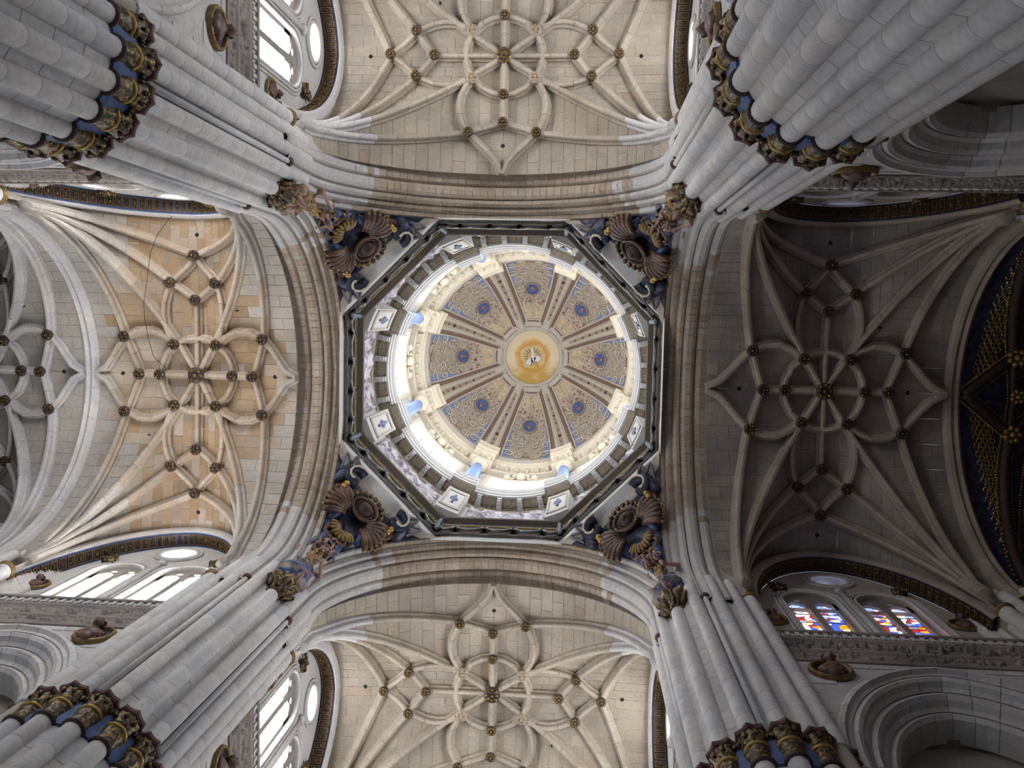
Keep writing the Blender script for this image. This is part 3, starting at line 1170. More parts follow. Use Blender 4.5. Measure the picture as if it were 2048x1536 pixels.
wn = 0
SIDE_NAME = {('left', 1): 'upper', ('left', -1): 'lower', ('right', 1): 'lower', ('right', -1): 'upper',
             ('top', 1): 'right', ('top', -1): 'left', ('bottom', 1): 'left', ('bottom', -1): 'right'}
for arm in ARMS:
    D = DIM[arm]
    for sg in (-1, 1):
        base_xf = ROT[arm]
        xf = lambda s, t, z, f=base_xf, g=sg: f(s, g * t, z)
        side = SIDE_NAME[(arm, sg)]
        where = '%s wall, %s arm' % (side, arm)
        SA, SB = 7.6, 2 * D - 7.0            # wall runs between the piers
        fm = lambda a, c, d, f=xf: f(a, d, c)
        vis = lambda s, z, t=WF, m=100, f=xf: in_view(f(s, t, z), m)
        if not any(vis(s, z) for s in (8, D, SB - 1) for z in (20, 23, 28, 30.5)):
            continue
        wall = empty('wall_%s_%s' % (arm, side), xf(D, WF, 14), kind='structure', label='pale ashlar ' + where)
        # lower wall with the arcade opening
        NA = 24
        arc = [arcade(D, -1 + 2 * i / NA, -0.02) for i in range(NA + 1)]
        b = MB()
        b.plate([(SA, CZ0 + 0.1), (SA, ARC_SP - 0.2)] + [(arc[0][0], ARC_SP - 0.2)] + arc + [(arc[-1][0], ARC_SP - 0.2), (SB, ARC_SP - 0.2), (SB, CZ0 + 0.1)], [], fm, WF, WF + 0.3)
        b.build('wall_core', S_GREY, wall)
        z = ARC_SP
        r = 0
        while z < CZ0 - 0.05:
            z1 = min(z + 0.50, CZ0)
            s = SA - (0.5 if r % 2 else 0)
            while s < SB:
                s1 = s + 1.0
                a0, a1 = max(s, SA), min(s1, SB)
                # keep clear of the arch
                def inside(ss, zz):
                    d = abs(ss - D) / (ARC_S + 0.0)
                    return d < 1 and zz < ARC_SP + (ARC_TOP - ARC_SP) * sqrt(1 - d * d)
                if a1 - a0 > 0.1:
                    cor = [(a0, z), (a1, z), (a1, z1), (a0, z1)]
                    ins = [inside(*c) for c in cor]
                    if not any(ins) and vis((a0 + a1) / 2, (z + z1) / 2):
                        q = [(cs, WF, cz) for cs, cz in cor]
                        bb, c = block(xf, q, (0, -1, 0), 0.02, 0.009)
                        bb.build('stone_block', S_GREY if random.random() < 0.6 else S_PIER, wall)
                s = s1
            z = z1
            r += 1
        # moulded orders of the arcade arch, stepping back into the wall
        orders = [[(WF - 0.06, 0.0), (WF - 0.10, 0.06), (WF - 0.10, 0.14), (WF, 0.20), (WF + 0.02, 0.28)],
                  [(WF + 0.02, 0.32), (WF, 0.40), (WF + 0.06, 0.48), (WF + 0.18, 0.52), (WF + 0.26, 0.60)],
                  [(WF + 0.26, 0.66), (WF + 0.24, 0.76), (WF + 0.34, 0.84), (WF + 0.48, 0.88), (WF + 0.55, 0.98)],
                  [(WF + 0.55, 1.04), (WF + 0.52, 1.12), (WF + 0.62, 1.20), (WF + 0.85, 1.22), (WF + 1.15, 1.22)]]
        arch = empty('arcade_arch', xf(D, WF, ARC_SP), label='deep moulded arcade arch in the ' + where, cat='arch', group='arcade arches under the cornices')
        for od in orders:
            NV = 16
            for i in range(NV):
                b = MB(xf)
                rs = []
                for k in ((i + 0.012) / NV, (i + 0.5) / NV, (i + 0.988) / NV):
                    rs.append([(arcade(D, -1 + 2 * k, o)[0], t, arcade(D, -1 + 2 * k, o)[1]) for t, o in od])
                b.rings(rs, False)
                if vis(*arcade(D, -1 + 2 * (i + 0.5) / NV, 0.3), m=160):
                    b.build('voussoir', S_PIER if random.random() < 0.7 else S_GREY, arch)
        b = MB(xf)
        rs = []
        for i in range(25):
            rs.append([(arcade(D, -1 + 2 * i / 24, o - 0.03)[0], t + 0.02, arcade(D, -1 + 2 * i / 24, o - 0.03)[1]) for od in orders for t, o in od])
        b.rings(rs, False)
        b.build('mortar_core', M_MORTAR_D, arch)
        # vault of the aisle behind the arch
        ais = empty('ceiling', xf(D, 9.2, 15), kind='structure', label='dark aisle vault behind the arcade of the ' + where)
        b = MB(xf)
        n = 16
        rs = []
        for i in range(n + 1):
            r_ = []
            for j in range(n + 1):
                a, c = -1 + 2 * i / n, -1 + 2 * j / n
                g = max(sqrt(max(0, 1 - a * a)), sqrt(max(0, 1 - c * c)))
                r_.append((D + 3.95 * a, 9.4 + 2.75 * c, 15.4 + 4.1 * g))
            rs.append(r_)
        b.rings(rs, False)
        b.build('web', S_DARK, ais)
        for a in (-1, 1):
            for c in (-1, 1):
                pth = [(D + 3.5 * a * k, 9.4 + 2.65 * c * k, 15.4 + 4.1 * sqrt(max(0, 1 - k * k)) - 0.1) for k in [i / 10 for i in range(11)]]
                b = MB(xf)
                b.tube(pth, 0.13, 6)
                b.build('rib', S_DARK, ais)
        b = MB(xf)
        b.lathe([(0.3, 19.5), (0.26, 19.2), (0.08, 19.0)], 12, (D, 9.4, 0))
        b.build('boss', S_DARK, ais)
        b = MB()                                 # outer wall of the aisle
        b.plate([(D - 4.2, -1.6), (D + 4.2, -1.6), (D + 4.2, 20.5), (D - 4.2, 20.5)], [], fm, 12.1, 12.4)
        b.build('unseen_aisle_wall', S_DARK, ais)
        for s_ in (D - 4.1, D + 4.1):  # cross walls added to keep outside light off the aisle vault
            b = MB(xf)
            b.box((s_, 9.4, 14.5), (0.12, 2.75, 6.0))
            b.build('unseen_aisle_wall', S_DARK, ais)
        # cornice: mouldings with two carved friezes and an egg-and-dart row
        prof = [(WF + 0.1, CZ0), (WF - 0.06, CZ0), (WF - 0.08, CZ0 + 0.10), (WF - 0.02, CZ0 + 0.18), (WF - 0.02, CZ0 + 0.58), (WF - 0.07, CZ0 + 0.64), (WF - 0.07, CZ0 + 0.72),
                (WF - 0.02, CZ0 + 0.80), (WF - 0.02, CZ0 + 1.32), (WF - 0.08, CZ0 + 1.40), (WF - 0.09, CZ0 + 1.50), (WF + 0.0, CZ0 + 1.54), (WF + 0.0, CZ0 + 1.80),
                (WF - 0.11, CZ0 + 1.84), (WF - 0.13, CZ0 + 1.92), (WF - 0.10, CZ1), (WB + 0.1, CZ1)]
        corn = empty('cornice', xf(D, WF, CZ0), label='carved stone cornice with foliage bands along the ' + where, cat='cornice', group='carved cornices below the clerestory')
        b = MB(xf)
        b.rings([[(s, t, z) for t, z in prof] for s in (SA, SB)], False)
        b.build('moulding', M_CORN, corn)
        relief_strip(xf, SA, SB, lambda k: WF - 0.01, CZ0 + 0.20, CZ0 + 0.56, 220, 9, 0.11, 2.0 + sg).build('lower_frieze', M_CORN, corn, True)
        relief_strip(xf, SA, SB, lambda k: WF - 0.01, CZ0 + 0.82, CZ0 + 1.30, 220, 10, 0.13, 7.0 + sg).build('upper_frieze', M_CORN, corn, True)
        s = SA + 0.1
        yaw = ROTZ[arm] + (0 if sg > 0 else PI)
        while s < SB:
            w = xf(s, WF - 0.04, CZ0 + 1.55)
            if in_view(w, 30):
                place('dentil', ME_DENT, w, corn, (0, 0, yaw))
            s += 0.235
        # clerestory: wall plate with window openings
        NF = 26
        out = [formeret(D, -1 + 2 * i / NF, 0.28) for i in range(NF + 1)]
        out = [(D - FR + 0.28, CZ1 - 0.2)] + out + [(D + FR - 0.28, CZ1 - 0.2)]
        holes = [arch_outline(D + c, 0.80, CZ1 + 0.35, 27.35, 12) for c in (-1.10, 1.10)]
        holes.append([(D + 0.56 * cos(2 * PI * i / 20), 29.45 + 0.56 * sin(2 * PI * i / 20)) for i in range(20)])
        b = MB()
        b.plate(out, holes, fm, WB, WG + 0.1)
        b.build('clerestory_core', M_MORTAR_D if arm == 'right' else S_GREY, wall)
        b = MB(xf)   # plain surround up to the formeret
        rs = []
        for i in range(NF + 1):
            (s0, z0), (s1, z1) = formeret(D, -1 + 2 * i / NF, 0.0), formeret(D, -1 + 2 * i / NF, 0.28)
            rs.append([(s1, WF - 0.0, z1), (s1, WF - 0.04, z1), (s1 + (s0 - s1) * 0.3, WF - 0.1, z1 + (z0 - z1) * 0.3), (s0, WF - 0.12, z0), (s0 * 1.0, WF - 0.04, z0 + 0.12), (s0, WF + 0.1, z0 + 0.3)])
        b.rings(rs, False)
        lun = MB()                               # wall above the arch, up to the vault
        lo = [formeret(D, -1 + 2 * i / NF, 0.1) for i in range(NF + 1)]
        lun.plate([(D - 4.3, CZ1)] + [(lo[0][0], CZ1)] + lo + [(lo[-1][0], CZ1), (D + 4.3, CZ1), (D + 4.3, 32), (D - 4.3, 32)], [], fm, WF - 0.02, WF + 0.2)
        lun.build('lunette_wall', S_GREY if arm != 'right' else S_PINK, wall)
        b.build('wall_arch', S_GREY if arm != 'right' else S_PINK, wall)
        # blue and gold coffered underside of the wall arch
        band = empty('coffered_band', xf(D, WF, 25), label='blue and gold coffered band lining the wall arch, ' + where, cat='coffered band', group='coffered bands of the wall arches')
        b = MB(xf)
        b.rings([[(formeret(D, -1 + 2 * i / NF, 0.27)[0], t, formeret(D, -1 + 2 * i / NF, 0.27)[1]) for t in (WF, WB)] for i in range(NF + 1)], False)
        b.build('ground', M_BLUE if arm == 'left' else M_DKBLUE, band)
        NP = 48
        for i in range(NP):
            k = -1 + 2 * (i + 0.5) / NP
            (s0, z0), (sa, za), (sb, zb_) = formeret(D, k, 0.29), formeret(D, k - 1.0 / NP, 0.29), formeret(D, k + 1.0 / NP, 0.29)
            if z0 < CZ1 or not vis(s0, z0, 5.85, 40):
                continue
            A = Vector(xf(sb, 5.86, zb_)) - Vector(xf(sa, 5.86, za))
            ln = A.length
            ax = A.normalized()
            dep = (Vector(xf(0, 1, 0)) - Vector(xf(0, 0, 0))).normalized()
            nr = dep.cross(ax)
            if (Vector(xf(D, 5.86, 25)) - Vector(xf(s0, 5.86, z0))).dot(nr) < 0:
                nr = -nr
            M3 = Matrix((ax, nr, dep)).transposed()
            if M3.determinant() < 0:
                M3 = Matrix((-ax, nr, dep)).transposed()
            w = xf(s0, 5.86, z0)
            pn = place('panel', ME_PANEL2, w, band, M3, scale=(ln / 0.335, 1, 1.0))
            for nm, me in (('gilt_frame', ME_PFRAME), ('gilt_ornament', ME_PORN)):
                o = bpy.data.objects.new(nm, me)
                col.objects.link(o)
                o.parent = pn
        # windows
        lit = not (arm == 'right')
        for c in (-1.10, 1.10):
            if not (vis(D + c, 25, WG, 60) or vis(D + c, 28, WG, 60)):
                continue
            wn += 1
            win = empty('window_%d' % wn, xf(D + c, WG, CZ1 + 0.15), kind='structure',
                        label=('clear' if lit else 'stained glass') + ' two-light window in the clerestory, ' + where)
            for l in (-1, 1):
                b = MB()
                b.plate([(D + c + l * 0.41 - 0.37, CZ1 + 0.15), (D + c + l * 0.41 + 0.37, CZ1 + 0.15), (D + c + l * 0.41 + 0.37, 28.2), (D + c + l * 0.41 - 0.37, 28.2)], [], fm, WG, WG + 0.02)
                b.build('pane', M_GLASS if lit else M_STAIN, win)
            b = MB()
            b.plate([(D + c - 0.10, CZ1), (D + c + 0.10, CZ1), (D + c + 0.10, 28.0), (D + c - 0.10, 28.0)], [], fm, WG - 0.14, WG + 0.04)
            b.plate([(D + c - 0.83, CZ1), (D + c - 0.70, CZ1), (D + c - 0.70, 27.6), (D + c - 0.83, 27.6)], [], fm, WG - 0.12, WG + 0.04)
            b.plate([(D + c + 0.70, CZ1), (D + c + 0.83, CZ1), (D + c + 0.83, 27.6), (D + c + 0.70, 27.6)], [], fm, WG - 0.12, WG + 0.04)
            b.build('mullion', S_DARK, win)
            # tracery plate in the head
            head = [(D + c - 0.80, 27.0), (D + c + 0.80, 27.0)] + [(D + c + 0.80 * cos(PI * i / 14), 27.35 + 0.80 * sin(PI * i / 14)) for i in range(15)]
            hh = []
            for l in (-1, 1):
                cc = D + c + l * 0.41
                hh.append([(cc - 0.27, 27.02), (cc + 0.27, 27.02), (cc + 0.27, 27.30)] + [(cc + 0.27 * cos(PI * i / 8) * (0.8 if i % 4 == 2 else 1), 27.36 + 0.24 * sin(PI * i / 8) * (0.8 if i % 4 == 2 else 1)) for i in range(9)][1:-1] + [(cc - 0.27, 27.30)])
                hh.append([(cc - l * 0.12 + 0.11 * cos(2 * PI * i / 10), 27.74 + 0.085 * sin(2 * PI * i / 10)) for i in range(10)])
            hh.append([(D + c + 0.15 * cos(2 * PI * i / 12), 27.93 + 0.11 * sin(2 * PI * i / 12)) for i in range(12)])
            b = MB()
            b.plate(head, hh, fm, WG - 0.12, WG - 0.02)
            b.build('tracery', S_DARK, win)
            for k in range(1, 6):                        # glazing bars
                b = MB()
                zz = CZ1 + 0.3 + k * 0.72
                b.plate([(D + c - 0.8, zz), (D + c + 0.8, zz), (D + c + 0.8, zz + 0.025), (D + c - 0.8, zz + 0.025)], [], fm, WG - 0.03, WG - 0.01)
                b.build('glazing_bar', M_LEAD, win)
            # jamb and archivolt mouldings
            for k, (off, dep_, rr) in enumerate(((0.04, WB - 0.01, 0.05), (0.15, WB - 0.03, 0.045), (0.26, WB - 0.01, 0.05))):
                if k and off > 0.3 and abs(c) < 0:
                    continue
                pth = [(D + c - 0.80 - off * (1 if c < 0 else 0.8), dep_, CZ1)] + [(D + c - (0.80 + off) * cos(PI * i / 12), dep_, 27.35 + (0.80 + off) * sin(PI * i / 12)) for i in range(13)] + [(D + c + 0.80 + off, dep_, CZ1)]
                b = MB(xf)
                b.tube(pth, rr, 7)
                b.build('moulding', S_GREY, win, True)
            for l in (-0.62, 0.62):                      # gilt leaf brackets on the archivolt
                if l * c > 0:
                    a_ = PI / 2 - math.copysign(0.72, l)
                    b = MB(xf)
                    q = (D + c + 1.1 * cos(a_), WB - 0.10, 27.35 + 1.1 * sin(a_))
                    b.box(q, (0.2, 0.09, 0.10), 0)
                    for e in range(5):
                        b.ball((q[0] - 0.18 + 0.09 * e, q[1] - 0.10, q[2] + 0.03), (0.05, 0.05, 0.10), 6, 4)
                    b.build('gilt_bracket', M_GILT, win, True)
                    b = MB(xf)
                    for e in range(9):
                        b.ball((q[0] + math.copysign(0.05, c) + random.uniform(-0.2, 0.2), q[1] - 0.02, q[2] + 0.38 + random.uniform(-0.18, 0.2)), (0.07, 0.06, 0.1), 6, 4)
                    b.build('leaf_crocket', M_GILT, win, True)
        # round shaft between the two windows
        if vis(D, 26, WB, 60):
            b = MB(xf)
            b.tube([(D, WB - 0.06, CZ1), (D, WB - 0.06, 28.1)], 0.10, 10)
            b.tube([(D - 0.14, WB - 0.01, CZ1), (D - 0.14, WB - 0.01, 28.0)], 0.05, 8)
            b.tube([(D + 0.14, WB - 0.01, CZ1), (D + 0.14, WB - 0.01, 28.0)], 0.05, 8)
            b.ball((D, WB - 0.08, 28.15), (0.2, 0.14, 0.12), 8, 5)
            b.build('window_shaft', S_GREY, wall, True)
        if vis(D, 29.45, WG, 60):
            wn += 1
            ocu = empty('window_%d' % wn, xf(D, WG, 28.89), kind='structure', label='small round oculus window above the paired lights, ' + where)
            b = MB()
            b.plate([(D + 0.56 * cos(2 * PI * i / 20), 29.45 + 0.56 * sin(2 * PI * i / 20)) for i in range(20)], [], fm, WG, WG + 0.02)
            b.build('pane', M_GLASS if lit else M_STAIN, ocu)
            for k, (r_, t_, q_) in enumerate(((0.62, WB - 0.02, 0.07), (0.76, WB - 0.03, 0.06))):
                b = MB(xf)
                b.tube([(D + r_ * cos(2 * PI * i / 24), t_, 29.45 + r_ * sin(2 * PI * i / 24)) for i in range(25)], q_, 7)
                b.build('moulding', S_GREY, ocu, True)
            b = MB(xf)
            for j in range(4):
                a = PI / 2 * j + PI / 4
                b.tube([(D, WG - 0.05, 29.45), (D + 0.28 * cos(a), WG - 0.05, 29.45 + 0.28 * sin(a)), (D + 0.56 * cos(a), WG - 0.05, 29.45 + 0.56 * sin(a))], 0.035, 6)
            b.build('tracery', S_GREY, ocu, True)
        # medallions
        nrm = Vector(xf(0, -1, 0)) - Vector(xf(0, 0, 0))
        yw = math.atan2(-nrm.x, nrm.y)
        for s, t, z, txt, scl in ((8.62, WF - 0.02, 20.25, 'below the cornice', 1.0), (2 * D - 8.5, WF - 0.02, 20.25, 'far below the cornice', 1.0),
                                  (D - 2.62, WB - 0.02, 25.3, 'beside the windows', 0.8), (D + 2.62, WB - 0.02, 25.5, 'far beside the windows', 0.8)):
            w = xf(s, t, z)
            if in_view(w, 10):
                medallion(w, yw, 'round medallion with a carved bust %s, %s' % (txt, where), scl)

# ------------------------------------------------------------------ octagon cornice under the drum
OA = 5.60


def octx(a, ap):
    """point on the octagon of apothem ap in direction a (degrees)"""
    k = (a + 22.5) % 45 - 22.5
    r = ap / cos(rad(k))
    return r * cos(rad(a)), r * sin(rad(a))


oc = empty('octagonal_cornice', (0, 0, 31.8), label='dark silvered octagonal cornice with garlands framing the foot of the drum', cat='cornice')
OPROF = {'white_fascia': ([(6.2, 31.34), (5.63, 31.38), (5.61, 31.42), (5.61, 31.74), (5.66, 31.8)], M_WHITE),
         'lower_moulding': ([(5.66, 31.76), (5.55, 31.78), (5.54, 31.90), (5.60, 31.95)], M_SILV),
         'frieze': ([(5.63, 31.93), (5.60, 31.95), (5.56, 32.60), (5.58, 32.62)], M_DKBRN),
         'gilt_moulding': ([(5.56, 32.60), (5.49, 32.64), (5.47, 32.70), (5.52, 32.76)], M_SILV),
         'bed_moulding': ([(5.54, 32.76), (5.46, 32.80), (5.44, 32.92), (5.45, 33.0)], M_SILV),
         'soffit': ([(5.50, 33.0), (5.26, 33.0), (5.24, 33.03), (5.24, 33.16), (5.30, 33.24), (6.1, 33.24)], M_SOFF)}
for k in range(8):
    c = 45 * k
    for nm, (pf, m) in OPROF.items():
        if nm == 'white_fascia' and k % 2 == 0:          # over the arch crowns the fascia stands behind the arch face
            pf = [(5.66, 31.2), (5.65, 31.3), (5.65, 31.8)]
        b = MB()
        rs = []
        for a in (c - 22.5, c + 22.5):
            rs.append([(ap / cos(rad(22.5)) * cos(rad(a)), ap / cos(rad(22.5)) * sin(rad(a)), z) for ap, z in pf])
        b.rings(rs, False)
        b.build(nm, m, oc)
    n_ = Vector((cos(rad(c)), sin(rad(c)), 0))
    t_ = Vector((-n_.y, n_.x, 0))
    half = OA * math.tan(rad(22.5))
    NR = 4
    xs = [(-1 + 2 * (i + 0.5) / NR) * half * 0.92 for i in range(NR)]
    for x in xs:
        b = MB()
        q = n_ * 5.48 + t_ * x
        b.ball((q.x, q.y, 32.36), 0.10, 8, 5)
        for j in range(6):
            a = 2 * PI * j / 6
            w = q + t_ * (0.11 * cos(a)) - n_ * 0.01
            b.ball((w.x, w.y, 32.36 + 0.13 * sin(a)), 0.065, 6, 4)
        b.build('rosette', M_DKBRN if (k + int(x * 3)) % 3 else M_RED, oc, True)
    ks = [-half * 0.96] + xs + [half * 0.96]
    for x0, x1 in zip(ks, ks[1:]):
        b = MB()
        pth = []
        for i in range(9):
            w = n_ * 5.43 + t_ * (x0 + (x1 - x0) * i / 8)
            pth.append((w.x, w.y, 32.26 - 0.34 * sin(PI * i / 8)))
        b.tube(pth, 0.06, 6)
        w = n_ * 5.50
        b.build('garland', M_SILV, oc, True)
        b = MB()
        pth = []
        for i in range(9):
            w = n_ * 5.44 + t_ * (x0 + (x1 - x0) * (0.12 + 0.76 * i / 8))
            pth.append((w.x, w.y, 32.50))
        b.tube(pth, 0.03, 6)
        b.build('gilt_rod', M_GOLD, oc, True)
    # scroll on the octagon corner
    a = rad(c + 22.5)
    e = Vector((cos(a), sin(a), 0))
    f = Vector((-e.y, e.x, 0))
    b = MB()
    R8 = 5.54 / cos(rad(22.5))
    for s in (-1, 1):
        pth = []
        for i in range(14):
            an = i * 0.45
            rr = 0.06 + 0.02 * i * 0.6
            w = e * (R8 - 0.12) + f * (s * (0.06 + rr * 0.6 * abs(sin(an * 0.5))))
            pth.append((w.x, w.y, 32.0 + 0.075 * i))
        b.tube(pth, 0.055, 6)
    for i in range(6):
        w = e * (R8 - 0.14 - 0.015 * i)
        b.ball((w.x, w.y, 32.0 + 0.17 * i), (0.10, 0.10, 0.08), 6, 4)
    b.build('corner_scroll', plain('verdigris_silver_%d' % k, srgb(150, 164, 170), 0.4, 0.3, 0.3, 8, 0.3) if k == 0 else bpy.data.materials['verdigris_silver_0'], oc, True)
    b = MB()                                            # little shell fan standing on the ledge corner
    for j in range(9):
        an = PI * (j + 0.5) / 9
        w0 = e * (5.24 / cos(rad(22.5)) + 0.02)
        w1 = w0 + f * (0.34 * cos(an))
        b.tube([(w0.x, w0.y, 33.22), (w1.x, w1.y, 33.22 + 0.34 * sin(an))], [0.03, 0.055], 6)
    b.build('shell_fan', M_SHELL, oc, True)

# ------------------------------------------------------------------ drum
M_PALEB = plain('pale_blue_paint', srgb(176, 190, 222), 0.6, 0, 0.1, 5, 0.1)
dr = empty('drum', (0, 0, 33.2), label='brightly lit white stucco drum with windows and coffered cornice', cat='drum')
b = MB()   # wall with eight window openings
HW = 14.5
for k in range(8):
    c = 45 * k
    for a0, a1, z0, z1 in ((c - 22.5, c + 22.5, 33.2, 39.1), (c - 22.5, c + 22.5, 43.9, 48.2), (c - 22.5, c - HW, 39.1, 43.9), (c + HW, c + 22.5, 39.1, 43.9)):
        b.pbox(5.95, 6.45, a0, a1, z0, z1, 6)
b.build('drum_wall', M_WHITE, dr)
for k in range(8):
    c = 45 * k
    ang = rad(c)
    # window
    w = empty('window', (6.3 * cos(ang), 6.3 * sin(ang), 39.1), dr)
    b = MB()
    b.pbox(6.30, 6.33, c - HW, c + HW, 39.1, 43.9, 5)
    b.build('pane', M_GLASSD, w)
    b = MB()
    for j in range(1, 4):
        b.pbox(6.24, 6.29, c - HW + 2 * HW * j / 4 - 0.25, c - HW + 2 * HW * j / 4 + 0.25, 39.1, 43.9, 1)
    for j in range(1, 4):
        b.pbox(6.24, 6.29, c - HW, c + HW, 39.1 + 1.2 * j - 0.03, 39.1 + 1.2 * j + 0.03, 4)
    b.build('glazing_bars', M_LEAD, w)
    b = MB()
    for (r0, r1, e0, e1) in ((5.80, 5.95, 0.0, 2.0), (5.86, 5.95, 2.0, 3.0)):
        b.pbox(r0, r1, c - HW - e1, c - HW - e0, 39.0, 44.0 + e1 * 0.08, 1)
        b.pbox(r0, r1, c + HW + e0, c + HW + e1, 39.0, 44.0 + e1 * 0.08, 1)
        b.pbox(r0, r1, c - HW - e1, c + HW + e1, 43.9 + e0 * 0.1, 44.1 + e1 * 0.1, 5)
    b.build('window_frame', M_CREAM, w)
    b = MB()
    for s in (-1, 1):
        pth = [(5.78, c + s * (1 + 0.9 * i), 44.62 - 0.05 * i + 0.12 * sin(i * 1.3)) for i in range(9)]
        b.tube([(r * cos(rad(a)), r * sin(rad(a)), z) for r, a, z in pth], 0.07, 6)
    p = (5.72 * cos(ang), 5.72 * sin(ang), 44.55)
    b.ball(p, (0.26, 0.26, 0.32), 10, 6)
    for j in range(7):
        a = PI * j / 6
        q = rad(c + 3.6 * cos(a))
        b.ball((5.7 * cos(q), 5.7 * sin(q), 44.6 + 0.38 * sin(a)), 0.11, 6, 4)
    for s in (-1, 1):
        q = rad(c + s * 7)
        b.ball((5.75 * cos(q), 5.75 * sin(q), 44.4), (0.2, 0.2, 0.14), 8, 5)
    b.build('crest', M_CREAM, w, True)
    for j in (-1, 0, 1):
        b = MB()
        q = rad(c + j * 6)
        b.lathe([(0.06, 39.12), (0.09, 39.25), (0.04, 39.4), (0.07, 39.5)], 8, (6.05 * cos(q), 6.05 * sin(q), 0))
        b.build('sill_knob', M_LEAD, w)
    # stucco relief panel between the pedestals
    b = MB()
    rs = []
    NI, NJ = 44, 16
    for i in range(NI + 1):
        a = c - 16.2 + 32.4 * i / NI
        rr = []
        for j in range(NJ + 1):
            z = 33.45 + 3.3 * j / NJ
            e = 0 if (i in (0, NI) or j in (0, NJ)) else 1
            h = noise.noise((a * 0.16 + k * 7, z * 1.7, 1.0)) * 0.5 + noise.noise((a * 0.42, z * 4.0, k + 4.0)) * 0.42
            r = 5.92 - e * (0.14 + 0.30 * h)
            rr.append((r * cos(rad(a)), r * sin(rad(a)), z))
        rs.append(rr)
    b.rings(rs, False)
    b.build('relief_panel', M_LILAC, dr, True)
    # pedestal under each column, on the octagon corners
    c2 = c + 22.5
    b = MB()
    b.pbox(5.42, 5.98, c2 - 4.9, c2 + 4.9, 33.24, 37.05, 3)
    ped = b.build('pedestal', M_WHITE, dr)
    b = MB()
    for a0, a1, z0, z1 in ((-4.4, -3.6, 33.7, 36.7), (3.6, 4.4, 33.7, 36.7), (-4.4, 4.4, 33.7, 33.95), (-4.4, 4.4, 36.45, 36.7)):
        b.pbox(5.38, 5.43, c2 + a0, c2 + a1, z0, z1, 2)
    b.build('panel_frame', M_GREYC, ped)
    b = MB()
    for i in range(4):
        for a0, a1, z0, z1 in ((-0.5, 0.5, 34.6, 36.0), (-1.5, 1.5, 35.15, 35.45)):
            b.pbox(5.375, 5.42, c2 + a0, c2 + a1, z0, z1, 1)
    for j in range(6):
        an = 2 * PI * j / 6
        q = rad(c2 + 1.1 * cos(an))
        b.ball((5.40 * cos(q), 5.40 * sin(q), 35.3 + 0.22 * sin(an)), 0.07, 6, 4)
    b.build('blue_cross', M_PALEB, ped)
    # fluted blue column on the pedestal line
    q = rad(c2)
    x, y = 5.62 * cos(q), 5.62 * sin(q)
    b = MB()
    b.lathe([(0.275, 39.7), (0.26, 44.2)], 32, (x, y, 0), wob=0.045, nw=16)
    colm = b.build('column', M_COLB, dr, True, label='fluted blue column')
    b = MB()
    b.lathe([(0.36, 39.3), (0.38, 39.42), (0.31, 39.52), (0.34, 39.6), (0.28, 39.7)], 20, (x, y, 0))
    b.build('column_base', M_WHITE, colm, True)
    b = MB()
    b.lathe([(0.27, 44.2), (0.3, 44.3), (0.27, 44.36), (0.42, 44.8), (0.45, 44.9)], 24, (x, y, 0), wob=0.06)
    b.build('column_capital', M_CREAM, colm, True)
